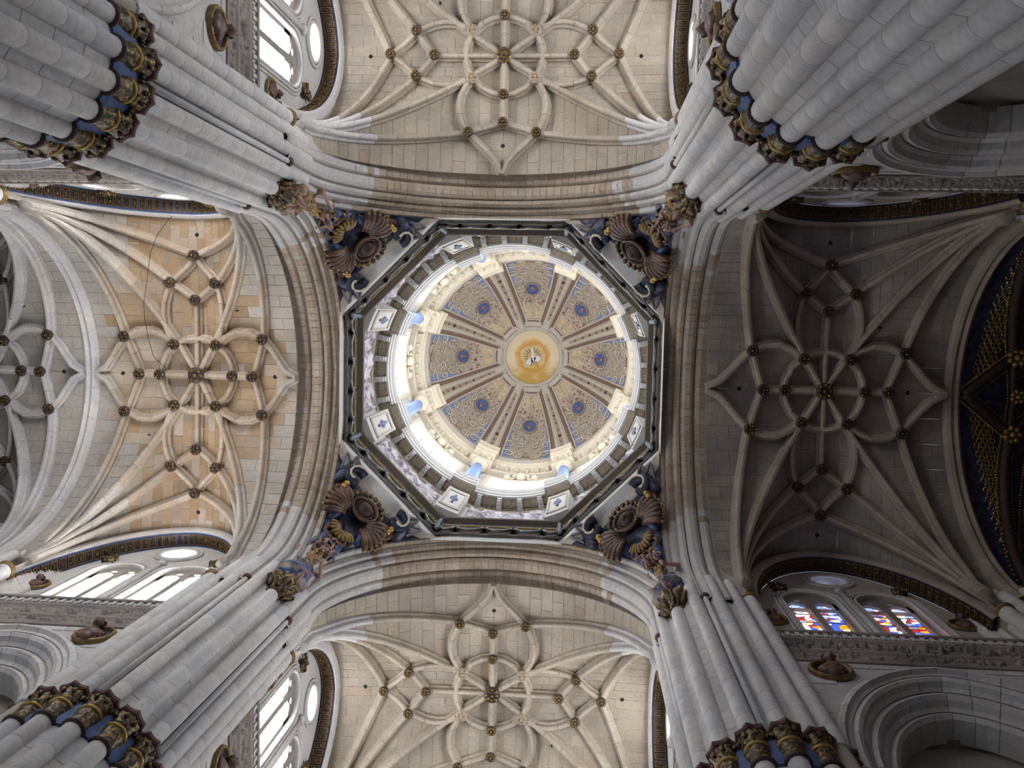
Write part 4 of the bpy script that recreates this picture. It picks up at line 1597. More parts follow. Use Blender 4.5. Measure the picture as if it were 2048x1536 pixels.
# coffered cornice
b = MB()
b.pbox(5.32, 6.0, 0, 360, 37.52, 37.6, 96)
b.build('cornice_soffit', M_COFF, dr)
CPROF = [(5.36, 37.42), (5.28, 37.42), (5.26, 37.55), (5.20, 37.60), (5.20, 37.80), (5.14, 37.86), (5.16, 38.02), (5.10, 38.10), (5.14, 38.22), (5.9, 38.30), (5.9, 37.6), (5.36, 37.6)]
for k in range(8):
    c2 = 45 * k + 22.5
    for a0, a1, dr_ in ((c2 - 6, c2 + 6, -0.24), (c2 + 6, c2 + 39, 0.0)):
        b = MB()
        b.pring([(r + (dr_ if r < 5.5 else 0), z) for r, z in CPROF], a0, a1, 3 if dr_ else 12)
        b.build('cornice_moulding', M_WHITE, dr)
    b = MB()
    b.pbox(5.12, 5.40, c2 - 5.6, c2 + 5.6, 37.44, 37.5, 3)
    b.build('coffer', M_COFF, dr)
    for j in range(5):                                  # consoles and coffers
        a = c2 + 9 * j
        if j:
            b = MB()
            b.pbox(5.34, 5.86, a - 1.15, a + 1.15, 37.22, 37.55, 1)
            b.pbox(5.40, 5.60, a - 0.9, a + 0.9, 37.12, 37.24, 1)
            for e in (5.45, 5.7):
                b.ball((e * cos(rad(a)), e * sin(rad(a)), 37.2), (0.08, 0.08, 0.06), 6, 4)
            b.build('console', M_WHITE, dr)
        b = MB()
        for d0, d1, r0, r1 in ((1.5, 1.9, 5.38, 5.74), (7.1, 7.5, 5.38, 5.74), (1.5, 7.5, 5.38, 5.41), (1.5, 7.5, 5.71, 5.74)):
            b.pbox(r0, r1, a + d0, a + d1, 37.46, 37.53, 2)
        q = rad(a + 4.5)
        for e in (-0.08, 0, 0.08):
            b.ball(((5.56 + e) * cos(q), (5.56 + e) * sin(q), 37.5), (0.06, 0.06, 0.04), 6, 4)
        b.build('coffer', M_COFF, dr)
    b = MB()
    for j in range(60):
        a = c2 - 22.5 + 45 * j / 60
        b.pbox(5.78, 5.86, a, a + 0.42, 37.30, 37.52, 1)
    b.pbox(5.86, 6.0, c2 - 22.5, c2 + 22.5, 37.05, 37.52, 10)
    b.build('dentil_course', M_CREAM, dr)
    # balustrade blocks and parapet
    b = MB()
    b.pbox(5.30, 5.95, c2 - 6, c2 + 6, 38.25, 39.3, 3)
    b.build('column_plinth', M_WHITE, dr)
    b = MB()
    b.pbox(5.36, 5.46, c2 + 6, c2 + 39, 38.28, 38.75, 12)
    b.pbox(5.33, 5.49, c2 + 6, c2 + 39, 38.75, 38.85, 12)
    b.build('parapet', M_WHITE, dr)
    # upper entablature with paired brackets
    for a0, a1, d in ((c2 - 6.2, c2 + 6.2, -0.36), (c2 + 6.2, c2 + 38.8, 0)):
        b = MB()
        pf = [(5.75, 44.9), (5.62, 44.9), (5.60, 45.1), (5.66, 45.2), (5.66, 45.9), (5.50, 46.1), (5.40, 46.2), (5.40, 46.45), (5.32, 46.6), (5.36, 46.75), (6.0, 46.85), (6.0, 44.9)]
        b.pring([(r + (d if r < 5.8 else 0), z) for r, z in pf], a0, a1, 3 if d else 12)
        b.build('entablature', M_CREAM, dr)
    for j in range(6):
        a = c2 + 6.2 + 32.6 * (j + 0.5) / 6
        b = MB()
        b.pbox(5.44, 5.70, a - 1.0, a + 1.0, 45.72, 46.1, 1)
        b.pbox(5.50, 5.68, a - 0.75, a + 0.75, 45.3, 45.74, 1)
        b.build('modillion', M_CREAM, dr)
    for j in (-1, 1):
        a = c2 + 3.2 * j
        b = MB()
        b.pbox(5.10, 5.4, a - 0.9, a + 0.9, 45.4, 46.1, 1)
        b.build('modillion', M_CREAM, dr)
    b = MB()
    b.pring([(5.6, 46.8), (5.5, 46.82), (5.46, 47.1), (5.40, 47.2), (5.40, 47.5), (5.34, 47.6), (5.36, 47.75), (5.8, 47.85)], c2 + 6.4, c2 + 38.6, 12)
    b.build('springing_ring', M_GREYC, dr)
    b = MB()
    b.pring([(5.7, 46.8), (5.16, 46.82), (5.12, 47.2), (5.02, 47.3), (5.02, 47.75), (4.92, 47.9), (4.94, 48.15), (5.5, 48.3), (5.7, 48.2)], c2 - 6.8, c2 + 6.8, 4)
    b.build('rib_block', M_CREAM, dr)

# ------------------------------------------------------------------ dome
DRR, DZ0, DB = 5.42, 47.7, 6.05
TH1 = math.acos(1.60 / DRR)


def dome_pt(th, a, off=0.0):
    """th 0 = springing; a in radians; off = towards the inside"""
    r, z = DRR * cos(th), DZ0 + DB * sin(th)
    nr, nz = -cos(th) / DRR, -sin(th) / DB
    l = sqrt(nr * nr + nz * nz)
    r, z = r + off * nr / l, z + off * nz / l
    return (r * cos(a), r * sin(a), z)


def rib_half(th):
    return math.asin(min(0.9, (0.62 - 0.36 * th / TH1) / (DRR * cos(th))))


dome = empty('dome', (0, 0, 47.7), label='painted dome with eight ribs and frescoed compartments around a golden roundel', cat='dome')
TH0 = 0.0
M_ROUND = plain('roundel_blue_paint', srgb(92, 108, 162), 0.65, 0, 0.4, 6, 0.2)
for k in range(8):
    c = rad(45 * k)
    # frescoed compartment
    b = MB()
    NI, NJ = 14, 18
    rs = []
    uv = []
    t_top = TH1 - 0.10
    for j in range(NJ + 1):
        th = TH0 + (t_top - TH0) * j / NJ
        w = PI / 8 - rib_half(th)
        r_ = []
        for i in range(NI + 1):
            r_.append(dome_pt(th, c - w + 2 * w * i / NI))
            uv.append((i / NI, j / NJ))
        rs.append(r_)
    b.rings(rs, False)
    b.uv = uv
    webo = b.build('fresco_compartment', M_FRESCO, dome, True)
    # border mouldings: brown outside, pale inside
    for nm, m, i0, i1, hgt in (('brown_border', M_DBRN2, 0.0, 0.13, 0.05), ('pale_border', M_GREYC, 0.13, 0.21, 0.08)):
        b = MB()
        for s in (-1, 1):
            rs = []
            for j in range(NJ + 1):
                th = TH0 + (t_top - TH0) * j / NJ
                w = PI / 8 - rib_half(th)
                rr = DRR * cos(th)
                a0, a1 = c + s * (w - i0 / rr), c + s * (w - i1 / rr)
                rs.append([dome_pt(th, a0, 0), dome_pt(th, a0, hgt), dome_pt(th, a1, hgt), dome_pt(th, a1, 0)])
            b.rings(rs, False)
        rs = []
        th0, th1 = t_top - i0 / 5.6, t_top - i1 / 5.6
        w = PI / 8 - rib_half(th0)
        w -= i0 / (DRR * cos(th0))
        for i in range(7):
            a = c - w + 2 * w * i / 6
            rs.append([dome_pt(th0, a, 0), dome_pt(th0, a, hgt), dome_pt(th1, a, hgt), dome_pt(th1, a, 0)])
        b.rings(rs, False)
        if nm == 'pale_border':
            rs = []
            w = PI / 8 - rib_half(0.03)
            for i in range(9):
                a = c - w + 2 * w * i / 8
                rs.append([dome_pt(0.0, a, 0), dome_pt(0.0, a, 0.1), dome_pt(0.035, a, 0.1), dome_pt(0.035, a, 0)])
            b.rings(rs, False)
        b.build(nm, m, dome)
    # blue roundel, figure and scrolls in relief
    thm = 0.74

    def wp(u, v, off):
        return dome_pt(v, c + u / (DRR * cos(v)), off)
    b = MB()
    ring = [[wp(r * cos(2 * PI * i / 20), thm + 1.25 * r * sin(2 * PI * i / 20) / 5.8, o) for i in range(20)] for r, o in ((0.40, 0.0), (0.38, 0.05), (0.05, 0.05))]
    b.rings(ring, True, False, True)
    b.build('blue_roundel', M_ROUND, webo)
    b = MB()
    b.tube([wp(0.42 * cos(2 * PI * i / 20), thm + 0.53 * sin(2 * PI * i / 20) / 5.8, 0.05) for i in range(21)], 0.05, 6)
    b.build('roundel_frame', M_TAN, webo, True)
    b = MB()
    b.ball(wp(0, thm + 0.02, 0.08), (0.07, 0.07, 0.09), 8, 5)
    b.ball(wp(0, thm - 0.025, 0.08), (0.11, 0.10, 0.12), 8, 5)
    b.ball(wp(0.1, thm - 0.005, 0.08), (0.08, 0.06, 0.06), 6, 4)
    b.build('painted_figure', M_FLESH, webo, True)
    for s in (-1, 1):
        for (u0, v0, r0, tw) in ((0.66, thm - 0.02, 0.20, 1), (0.72, thm - 0.18, 0.26, -1), (1.05, 0.22, 0.32, 1), (0.45, 0.18, 0.30, -1), (1.05, 0.42, 0.24, 1), (0.45, 0.42, 0.22, 1), (0.36, thm + 0.14, 0.16, -1)):
            pth = []
            for i in range(16):
                an = i * 0.55 * tw * s + (0.8 if s > 0 else PI - 0.8)
                rr = r0 * (1 - i / 19)
                pth.append(wp(s * u0 + rr * cos(an), v0 + 1.3 * rr * sin(an) / 5.8, 0.05))
            b = MB()
            b.tube(pth, [0.05 * (1 - i / 24) for i in range(16)], 5)
            b.build('stucco_scroll', M_CREAM, webo, True)
    b = MB()
    for i in range(7):
        an = 2 * PI * i / 7
        b.ball(wp(0.16 * cos(an), 0.2 + 0.028 * sin(an), 0.04), 0.09, 6, 4)
    b.ball(wp(0, 0.2, 0.05), 0.12, 8, 5)
    b.build('mask_ornament', M_TAN, webo, True)
    b = MB()                                            # slender ornament at the narrow top
    for s in (-1, 1):
        b.tube([wp(s * 0.02, t_top - 0.06, 0.05), wp(s * 0.11, t_top - 0.11, 0.06), wp(s * 0.07, t_top - 0.16, 0.05), wp(s * 0.12, t_top - 0.20, 0.05), wp(s * 0.02, t_top - 0.26, 0.04)], 0.03, 5)
    b.build('top_ornament', M_CREAM, webo, True)
    # rib between compartments
    c2 = c + PI / 8
    b = MB()
    rs = []
    for j in range(NJ + 1):
        th = 0.06 + (TH1 - 0.02 - 0.06) * j / NJ
        h = rib_half(th)
        row = []
        for q, o in ((-1, 0.0), (-1, 0.10), (-0.62, 0.10), (-0.60, 0.18), (-0.40, 0.18), (-0.38, 0.13), (0.38, 0.13), (0.40, 0.18), (0.60, 0.18), (0.62, 0.10), (1, 0.10), (1, 0)):
            row.append(dome_pt(th, c2 + h * q, o))
        rs.append(row)
    b.rings(rs, False)
    rib = b.build('dome_rib', M_GREYC, dome)
    for s in (-1, 1):
        b = MB()
        rs = []
        for j in range(NJ + 1):
            th = 0.08 + (TH1 - 0.16) * j / NJ
            h = rib_half(th)
            rs.append([dome_pt(th, c2 + s * h * q, o) for q, o in ((0.99, 0.09), (0.97, 0.125), (0.80, 0.125), (0.78, 0.09))])
        b.rings(rs, False)
        b.build('brown_strip', M_DBRN2, rib)
    b = MB()
    rs = [[dome_pt(0.12 + (TH1 - 0.28) * j / NJ, c2 + rib_half(0.12 + (TH1 - 0.28) * j / NJ) * q, 0.14) for q in (-0.24, 0.24)] for j in range(NJ + 1)]
    b.rings(rs, False)
    b.build('ornament_panel', M_TAN, rib)
    for j in range(9):
        th = 0.16 + (TH1 - 0.40) * j / 8
        p = dome_pt(th, c2, 0.15)
        b = MB()
        r_ = 0.11 if j in (0, 3) else 0.07
        b.ball(p, (r_, r_, r_ * 0.8), 8, 5)
        b.build('rib_ornament', M_RED if j in (0, 3) else (M_DKBLUE if j == 6 else M_LEAD), rib, True)
# ring and painted roundel at the crown
b = MB()
b.rings([[dome_pt(th, 2 * PI * i / 64, 0.02) for i in range(64)] for th in (TH1 - 0.13, TH1 - 0.06, TH1 - 0.004)], True)
b.build('crown_band', M_GREYC, dome, True)
b = MB()
b.pring([(1.84, 53.36), (1.72, 53.26), (1.62, 53.28), (1.59, 53.40), (1.64, 53.5), (1.85, 53.5)], 0, 360, 48)
b.build('crown_ring', M_GREYC, dome, True)
b = MB()
rs, uv = [], []
for j in range(9):
    r = 1.62 * j / 8 + 0.01
    row = []
    for i in range(40):
        a = 2 * PI * i / 40
        row.append((r * cos(a), r * sin(a), 53.75 - 0.30 * (r / 1.62) ** 2))
        uv.append((r / 1.63, 0.5 + 0.5 * r / 1.63 * sin(a)))
    rs.append(row)
b.rings(rs, True, True, False)
b.uv = uv
glory = b.build('golden_roundel', M_GLORY, dome, True)
b = MB()   # white bird with spread wings
zz = 53.70
body = [(0.0, 0.30), (0.07, 0.12), (0.10, -0.05), (0.06, -0.20), (0.0, -0.26), (-0.05, -0.2), (-0.08, 0.0), (-0.05, 0.16)]
for pts in ([(-0.10, -0.36), (0.02, -0.30), (0.06, -0.08), (0.12, 0.06), (0.06, 0.20), (-0.05, 0.24), (-0.08, 0.04), (-0.04, -0.1)],
            [(0.05, 0.02), (0.22, -0.06), (0.30, 0.04), (0.34, 0.16), (0.24, 0.16), (0.2, 0.24), (0.12, 0.18), (0.05, 0.2)],
            [(-0.05, 0.04), (-0.2, 0.12), (-0.3, 0.28), (-0.2, 0.28), (-0.14, 0.36), (-0.05, 0.26), (0.02, 0.2)]):
    n = len(pts)
    pts = [(x * 1.5, y * 1.5) for x, y in pts]
    b.add([(x, y, zz) for x, y in pts] + [(x, y, zz - 0.06) for x, y in pts], [tuple(range(n, 2 * n))] + [(i, (i + 1) % n, n + (i + 1) % n, n + i) for i in range(n)])
b.build('white_dove', M_WHITE, glory)
b = MB()
for j in range(18):
    a = 2 * PI * j / 18
    r0, r1 = 0.30, 0.56 + 0.08 * (j % 2)
    b.tube([(r0 * cos(a), r0 * sin(a), 53.72), (r1 * cos(a), r1 * sin(a), 53.70)], [0.03, 0.012], 5)
b.build('ray_burst', M_LEAD, glory)

# ------------------------------------------------------------------ pendentives
PSR2 = 2 * AE * AE
M_FOLD = plain('slate_blue_paint', srgb(78, 94, 136), 0.5, 0, 0.35, 4, 0.2)


def pend(sx, sy, q, z, off=0.0):
    """point on the pendentive sphere; q -1..1 between the two arches, off = towards the crossing"""
    dz = z - AZ
    rho = sqrt(max(0.1, PSR2 - dz * dz))
    ph0 = math.acos(min(1, AE / rho))
    ph = ph0 + (PI / 2 - 2 * ph0) * (q + 1) / 2
    v = Vector((rho * cos(ph), rho * sin(ph), dz))
    v = v * (1 - off / v.length)
    return Vector((sx * v.x, sy * v.y, AZ + v.z))


def frame(sx, sy, q, z, off):
    p = pend(sx, sy, q, z, off)
    e1 = (pend(sx, sy, q + 0.02, z, off) - pend(sx, sy, q - 0.02, z, off)).normalized()
    n = (Vector((0, 0, AZ)) - p).normalized()
    e2 = n.cross(e1).normalized()
    if e2.z < 0:
        e2 = -e2
    return p, e1, e2, n


def fan(b, fr, a0, a1, r0, r1, n, w, lift=0.12):
    p, e1, e2, nn = fr
    for j in range(n):
        a = a0 + (a1 - a0) * (j + 0.5) / n
        d = e1 * cos(a) + e2 * sin(a)
        pts = [p + d * (r0 + (r1 - r0) * k) + nn * (lift * sin(PI * (0.15 + 0.7 * k))) for k in (0, 0.3, 0.6, 0.85, 1.0)]
        b.tube([tuple(x) for x in pts], [w * 0.4, w * 0.7, w * 0.95, w, w * 0.75], 7)


def curl(b, fr, r, turns, w, sgn=1, lift=0.15, start=0.0):
    p, e1, e2, nn = fr
    pts = []
    n = int(14 * turns)
    for i in range(n + 1):
        a = start + sgn * 2 * PI * turns * i / n
        rr = r * (1 - 0.85 * i / n)
        pts.append(tuple(p + e1 * (rr * cos(a)) + e2 * (rr * sin(a)) + nn * (lift * (0.5 + 0.5 * i / n))))
    b.tube(pts, w, 6)


# standing winged figure and putto, one continuous body each (faces +Y, stands on z = 0)
def body_parts(h, arm_l, arm_r, stride=0.0):
    k = h / 1.75
    P = lambda x, y, z: (x * k, y * k, z * k)
    q = [('c', P(0.09, 0.02 + stride, 0.06), P(0.095, 0.03 + stride * 0.6, 0.48), 0.05 * k, 0.065 * k), ('c', P(0.095, 0.03 + stride * 0.6, 0.48), P(0.085, 0, 0.90), 0.07 * k, 0.095 * k),
         ('c', P(-0.09, 0.02 - stride, 0.06), P(-0.095, 0.05 - stride * 0.3, 0.48), 0.05 * k, 0.065 * k), ('c', P(-0.095, 0.05 - stride * 0.3, 0.48), P(-0.085, 0, 0.90), 0.07 * k, 0.095 * k),
         ('e', P(0.09, 0.09 + stride, 0.04), P(0.05, 0.13, 0.045)), ('e', P(-0.09, 0.09 - stride, 0.04), P(0.05, 0.13, 0.045)),
         ('e', P(0, 0, 0.95), P(0.17, 0.125, 0.15)), ('e', P(0, 0, 1.13), P(0.145, 0.105, 0.17)), ('e', P(0, 0.01, 1.32), P(0.185, 0.12, 0.15)),
         ('c', P(0, 0, 1.40), P(0, 0.015, 1.52), 0.06 * k, 0.055 * k), ('e', P(0, 0.03, 1.63), P(0.085, 0.105, 0.125)), ('e', P(0, 0.135, 1.61), P(0.018, 0.03, 0.025)), ('e', P(0, 0.115, 1.55), P(0.04, 0.03, 0.02))]
    for s, (el, ha) in ((1, arm_l), (-1, arm_r)):
        q += [('c', P(s * 0.19, 0, 1.38), P(*el), 0.06 * k, 0.048 * k), ('c', P(*el), P(*ha), 0.046 * k, 0.034 * k), ('e', P(ha[0], ha[1] + 0.02, ha[2]), P(0.04, 0.045, 0.06))]
        for f in range(4):
            q.append(('c', P(ha[0] + (f - 1.5) * 0.018, ha[1] + 0.03, ha[2]), P(ha[0] + (f - 1.5) * 0.024, ha[1] + 0.10, ha[2] + 0.02), 0.011 * k, 0.009 * k))
        q.append(('c', P(ha[0] - s * 0.035, ha[1] + 0.01, ha[2]), P(ha[0] - s * 0.06, ha[1] + 0.06, ha[2] + 0.03), 0.012 * k, 0.010 * k))
    return q


FIGS = [blobs_mesh('figure_body', body_parts(1.95, ((0.34, 0.12, 1.25), (0.22, 0.34, 1.42)), ((-0.36, 0.05, 1.52), (-0.30, 0.12, 1.80)), 0.08), 0.028, M_FLESH),
        blobs_mesh('figure_body', body_parts(1.95, ((0.36, 0.10, 1.55), (0.26, 0.2, 1.82)), ((-0.33, 0.12, 1.22), (-0.16, 0.32, 1.12)), -0.08), 0.028, M_FLESH)]
PUTTI = [blobs_mesh('figure_body', body_parts(1.15, ((0.33, 0.12, 1.5), (0.36, 0.2, 1.82)), ((-0.34, 0.1, 1.2), (-0.3, 0.34, 1.2)), 0.12), 0.024, M_FLESH),
         blobs_mesh('figure_body', body_parts(1.15, ((0.34, 0.1, 1.16), (0.42, 0.3, 1.0)), ((-0.34, 0.12, 1.5), (-0.3, 0.3, 1.74)), -0.14), 0.024, M_FLESH)]
M_HAIR = bpy.data.materials['dark_hair_paint']


def hair_mesh(h):
    k = h / 1.75
    b = MB()
    random.seed(int(h * 100))
    for i in range(40):
        a, e = random.uniform(0, 2 * PI), random.uniform(-0.3, 1.4)
        x, y, z = 0.09 * cos(a) * cos(e), 0.10 * sin(a) * cos(e), 0.12 * sin(e)
        if y > 0.03 and z < 0.06:
            continue
        b.ball((x * k, (y + 0.03) * k, (1.65 + z) * k), 0.035 * k, 6, 4)
    return b.mesh('hair', M_HAIR, True, (0, 0, 0))[0]


HAIRS = {1.95: hair_mesh(1.95), 1.15: hair_mesh(1.15)}


def robe_mesh(h, mat):
    k = h / 1.75
    b = MB()
    rs = []
    for j, (r, z) in enumerate(((0.20, 1.30), (0.17, 1.10), (0.20, 0.95), (0.24, 0.7), (0.27, 0.48), (0.30, 0.30))):
        row = []
        for i in range(28):
            a = 2 * PI * i / 28
            rr = r * (1 + 0.09 * cos(7 * a + j) * min(1, j * 0.35))
            row.append((rr * cos(a) * k, rr * sin(a) * 0.8 * k, (z + 0.05 * sin(3 * a) * (j > 3)) * k))
        rs.append(row)
    b.rings(rs, True, False, True)
    for s in range(3):
        b.tube([(0.2 * k, 0.05 * k, 1.3 * k), (0.02 * k, (0.16 + 0.02 * s) * k, (1.12 - 0.05 * s) * k), (-0.18 * k, 0.08 * k, (0.98 - 0.04 * s) * k), (-0.24 * k, -0.05 * k, (0.7 - 0.1 * s) * k)], 0.03 * k, 6)
    return b.mesh('robe', mat, True, (0, 0, 0))[0]


M_ROBE1 = twotone('patterned_robe_paint', srgb(96, 66, 54), srgb(176, 146, 104), 9, 0.42, 0.6, 0.5)
M_ROBE2 = twotone('blue_robe_paint', srgb(60, 80, 130), srgb(150, 130, 110), 4, 0.45, 0.6, 0.5)
ROBES = [robe_mesh(1.95, M_ROBE1), robe_mesh(1.95, M_ROBE2)]


def wings_mesh(h, mat, big=1.0):
    k = h / 1.75
    b = MB()
    for s in (-1, 1):
        for i in range(7):
            a = 0.15 + 0.25 * i
            L = (0.62 - 0.03 * abs(i - 2)) * big
            d = Vector((s * sin(a), -0.12, cos(a)))
            p0 = Vector((s * 0.08, -0.13, 1.33))
            pts = [tuple((p0 + d * (L * t) + Vector((0, -0.04 * sin(PI * t), -0.08 * t * t))) * k) for t in (0, 0.35, 0.7, 1.0)]
            b.tube(pts, [0.03 * k, 0.055 * k, 0.05 * k, 0.012 * k], 6)
    return b.mesh('wings', mat, True, (0, 0, 0))[0]


WINGS = {1.95: wings_mesh(1.95, plain('brown_wing_paint', srgb(104, 76, 66), 0.5, 0, 0.4, 7, 0.3), 1.15), 1.15: wings_mesh(1.15, M_TAN, 0.8)}
ME_LOIN = robe_mesh(1.15, M_ROBE2)
b = MB()
b.lathe([(0.16, 0.85), (0.21, 0.80), (0.19, 0.62), (0.15, 0.55)], 18, wob=0.07, nw=5, cap0=False, cap1=False)
ME_LOIN = b.mesh('loincloth', M_ROBE2, True, (0, 0, 0))[0]


SCL = {'angel_statue': 1.6, 'putto_statue': 1.6}


def figure(name, me, extra, loc, rot, label, group, h):
    o = place(name, me, loc, None, rot, label=label, cat='statue', group=group)
    o.scale = (SCL[name],) * 3
    for nm, m in extra:
        c = bpy.data.objects.new(nm, m)
        col.objects.link(c)
        c.parent = o
    return o


# corbel pieces
b = MB()
b.lathe([(0.20, 0.0), (0.24, 0.06), (0.22, 0.12), (0.30, 0.35), (0.42, 0.62), (0.40, 0.70)], 28, wob=0.10, nw=7)
for j in range(7):
    a = 2 * PI * (j + 0.5) / 7
    b.tube([(0.24 * cos(a), 0.24 * sin(a), 0.15), (0.36 * cos(a), 0.36 * sin(a), 0.4), (0.50 * cos(a), 0.50 * sin(a), 0.62), (0.52 * cos(a), 0.52 * sin(a), 0.5)], [0.05, 0.07, 0.06, 0.03], 6)
ME_CORB = b.mesh('corbel', M_GILT, True, (0, 0, 0))[0]
b = MB()
star = []
for j in range(48):
    a = 2 * PI * j / 48
    ph = (j % 8) / 8
    r = 0.54 - 0.15 * sin(PI * ph)
    star.append((r * cos(a), r * sin(a)))
b.rings([[(x * k, y * k, z) for x, y in star] for k, z in ((0.86, 0.68), (1.0, 0.74), (1.0, 0.84), (0.92, 0.88))], True, True, True)
ME_CORBA = b.mesh('abacus', M_ANTQ, False, (0, 0, 0))[0]

fi = 0
for sx in (-1, 1):
    for sy in (-1, 1):
        word = WORDS[(sx, sy)]
        root = empty('pendentive', tuple(pend(sx, sy, 0, 26.4)), label='blue and brown sculpted pendentive with shells at the %s of the dome' % word, cat='pendentive', group='four pendentives')
        PT = lambda q, z, o=0.0: tuple(pend(sx, sy, q, z, o))
        b = MB()
        rs = []
        for j in range(21):
            z = 26.18 + (31.36 - 26.18) * j / 20
            rs.append([PT(-1 + 2 * i / 24, z, 0.16 * noise.noise((i * 0.45 + sx, z * 1.6, sy * 3.0)) if 0 < i < 24 else 0) for i in range(25)])
        b.rings(rs, False)
        for fi_, f_ in enumerate(b.f):
            b.m[fi_] = 1 if sum(b.v[i][2] for i in f_) / 4 > 31.08 else 0
        b.build('painted_ground', [M_SKYB, M_GREYC], root, True)
        FR_ = lambda q, z, o=0.05: frame(sx, sy, q, z, o)
        # wide fluted shells spreading from the centre
        for s in (-1, 1):
            b = MB()
            fr = FR_(s * 0.10, 30.05, 0.22)
            if s > 0:
                fan(b, fr, -0.8, 0.7, 0.35, 1.16, 7, 0.12, 0.25)
            else:
                fan(b, fr, PI - 0.7, PI + 0.8, 0.35, 1.16, 7, 0.12, 0.25)
            sh = b.build('fluted_shell', M_SHELL, root, True)
            b = MB()
            p, e1, e2, nn = fr
            pts = []
            for i in range(29):
                a = (-0.8 + 1.5 * i / 28) if s > 0 else (PI - 0.7 + 1.5 * i / 28)
                rr = 1.18 + 0.05 * cos(i * PI * 0.5)
                pts.append(tuple(p + (e1 * cos(a) + e2 * sin(a)) * rr + nn * 0.18))
            b.tube(pts, 0.035, 6)
            b.build('gilt_rim', M_ANTQ, sh, True)
        # small gold scallop below, ring and dark boss above
        b = MB()
        fan(b, FR_(0, 29.35, 0.30), -0.2 - PI * 0.9, 0.2 - PI * 0.1, 0.12, 0.52, 10, 0.065, 0.12)
        b.build('scallop', M_ANTQ, root, True)
        b = MB()
        p, e1, e2, nn = FR_(0, 30.55, 0.30)
        b.tube([tuple(p + e1 * (0.50 * cos(2 * PI * i / 24)) + e2 * (0.42 * sin(2 * PI * i / 24))) for i in range(25)], 0.07, 7)
        b.tube([tuple(p + e1 * (0.36 * cos(2 * PI * i / 24)) + e2 * (0.30 * sin(2 * PI * i / 24)) - nn * 0.04) for i in range(25)], 0.05, 7)
        b.build('ring_moulding', M_SHELL, root, True)
        b = MB()
        b.ball(tuple(p - nn * 0.12), (0.34, 0.34, 0.30), 12, 8)
        b.ball(tuple(p + nn * 0.14), (0.12, 0.12, 0.12), 8, 5)
        b.build('dark_boss', M_DKBRN, root, True)
        # mask and leaves over the ring
        b = MB()
        for i in range(11):
            a = PI * i / 10
            b.ball(tuple(p + e1 * (0.66 * cos(a)) + e2 * (0.58 * sin(a) + 0.05) + nn * 0.02), (0.10, 0.10, 0.10), 6, 4)
        b.build('bead_wreath', M_GILT, root, True)
        # blue cartouche scrolls with pale edges near the octagon
        for s in (-1, 1):
            b = MB()
            fr = FR_(s * 0.56, 31.0, 0.16)
            curl(b, fr, 0.46, 0.85, 0.16, -s, 0.10, PI * 0.5 + s * 0.4)
            b.build('blue_volute', M_DKBLUE, root, True)
            b = MB()
            curl(b, (fr[0] + fr[3] * 0.13, fr[1], fr[2], fr[3]), 0.60, 0.55, 0.045, -s, 0.14, PI * 0.5 + s * 0.4)
            b.build('pale_volute_edge', M_CREAM, root, True)
            b = MB()
            pts = []
            for i in range(16):
                q = s * (0.36 + 0.58 * i / 15)
                pts.append(PT(q, 31.42 - 0.10 * sin(i * 0.9) - 0.5 * (i / 15) ** 3, 0.18))
            b.tube(pts, 0.05, 6)
            b.build('cartouche_edge', M_LEAD, root, True)
            b = MB()
            for i in range(6):
                q = s * (0.66 + 0.05 * i)
                b.ball(PT(q, 31.15 - 0.1 * i, 0.1), (0.20, 0.20, 0.17), 8, 5)
            b.build('blue_cloud', M_SKYB, root, True)
            # pair of gilt fruit
            for (dq, dz) in ((0.0, 0.0), (0.075, -0.16)):
                b = MB()
                c = FR_(s * (0.74 + dq), 30.62 + dz, 0.34)
                b.ball(tuple(c[0]), 0.11, 10, 6)
                b.build('gilt_fruit', M_GOLD, root, True)
            b = MB()
            for i in range(8):
                q = s * (0.66 + random.uniform(0, 0.26))
                b.ball(PT(q, 30.3 + random.uniform(0, 0.5), 0.12), (0.14, 0.14, 0.12), 7, 5)
            b.build('red_drapery', M_RED, root, True)
            # blue folds along the arch
            for i in range(5):
                b = MB()
                z0 = 27.9 + i * 0.52
                q0 = s * (0.90 - 0.02 * i)
                b.tube([PT(q0, z0, 0.03), PT(q0 - s * 0.10, z0 + 0.18, 0.18), PT(q0 - s * 0.24, z0 + 0.40, 0.16), PT(q0 - s * 0.30, z0 + 0.52, 0.02)], [0.07, 0.15, 0.14, 0.05], 7)
                b.build('blue_fold', M_FOLD if i % 2 else M_SKYB, root, True)
            b = MB()
            curl(b, FR_(s * 0.52, 28.9, 0.2), 0.34, 1.2, 0.07, s, 0.12, 0.5)
            curl(b, FR_(s * 0.35, 28.1, 0.2), 0.30, 1.2, 0.06, -s, 0.12, 1.5)
            b.build('scroll_work', M_SHELL, root, True)
        b = MB()
        pts = []
        for i in range(40):
            a = 2 * PI * i / 39
            pts.append(tuple(pend(sx, sy, 0.50 * cos(a) * (1 + 0.1 * cos(5 * a)), 28.15 + 0.85 * sin(a) * (1 + 0.08 * cos(6 * a)), 0.22)))
        b.tube(pts, 0.06, 6)
        b.build('gilt_cartouche_rim', M_GOLD, root, True)
        b = MB()
        for i in range(40):
            q, z = random.uniform(-0.75, 0.75), random.uniform(26.7, 28.8)
            b.ball(PT(q, z, 0.06 + random.uniform(0, 0.12)), (random.uniform(0.1, 0.2), random.uniform(0.1, 0.2), random.uniform(0.08, 0.16)), 7, 5)
        b.build('brown_rockwork', M_ROBE1, root, True)
        # corbel on the corner shaft
        yaw = math.atan2(-sy, -sx)
        u = Vector((-sx, -sy, 0)).normalized()
        cpos = Vector((sx * PC, sy * PC, 0)) + u * (PR + 0.02)
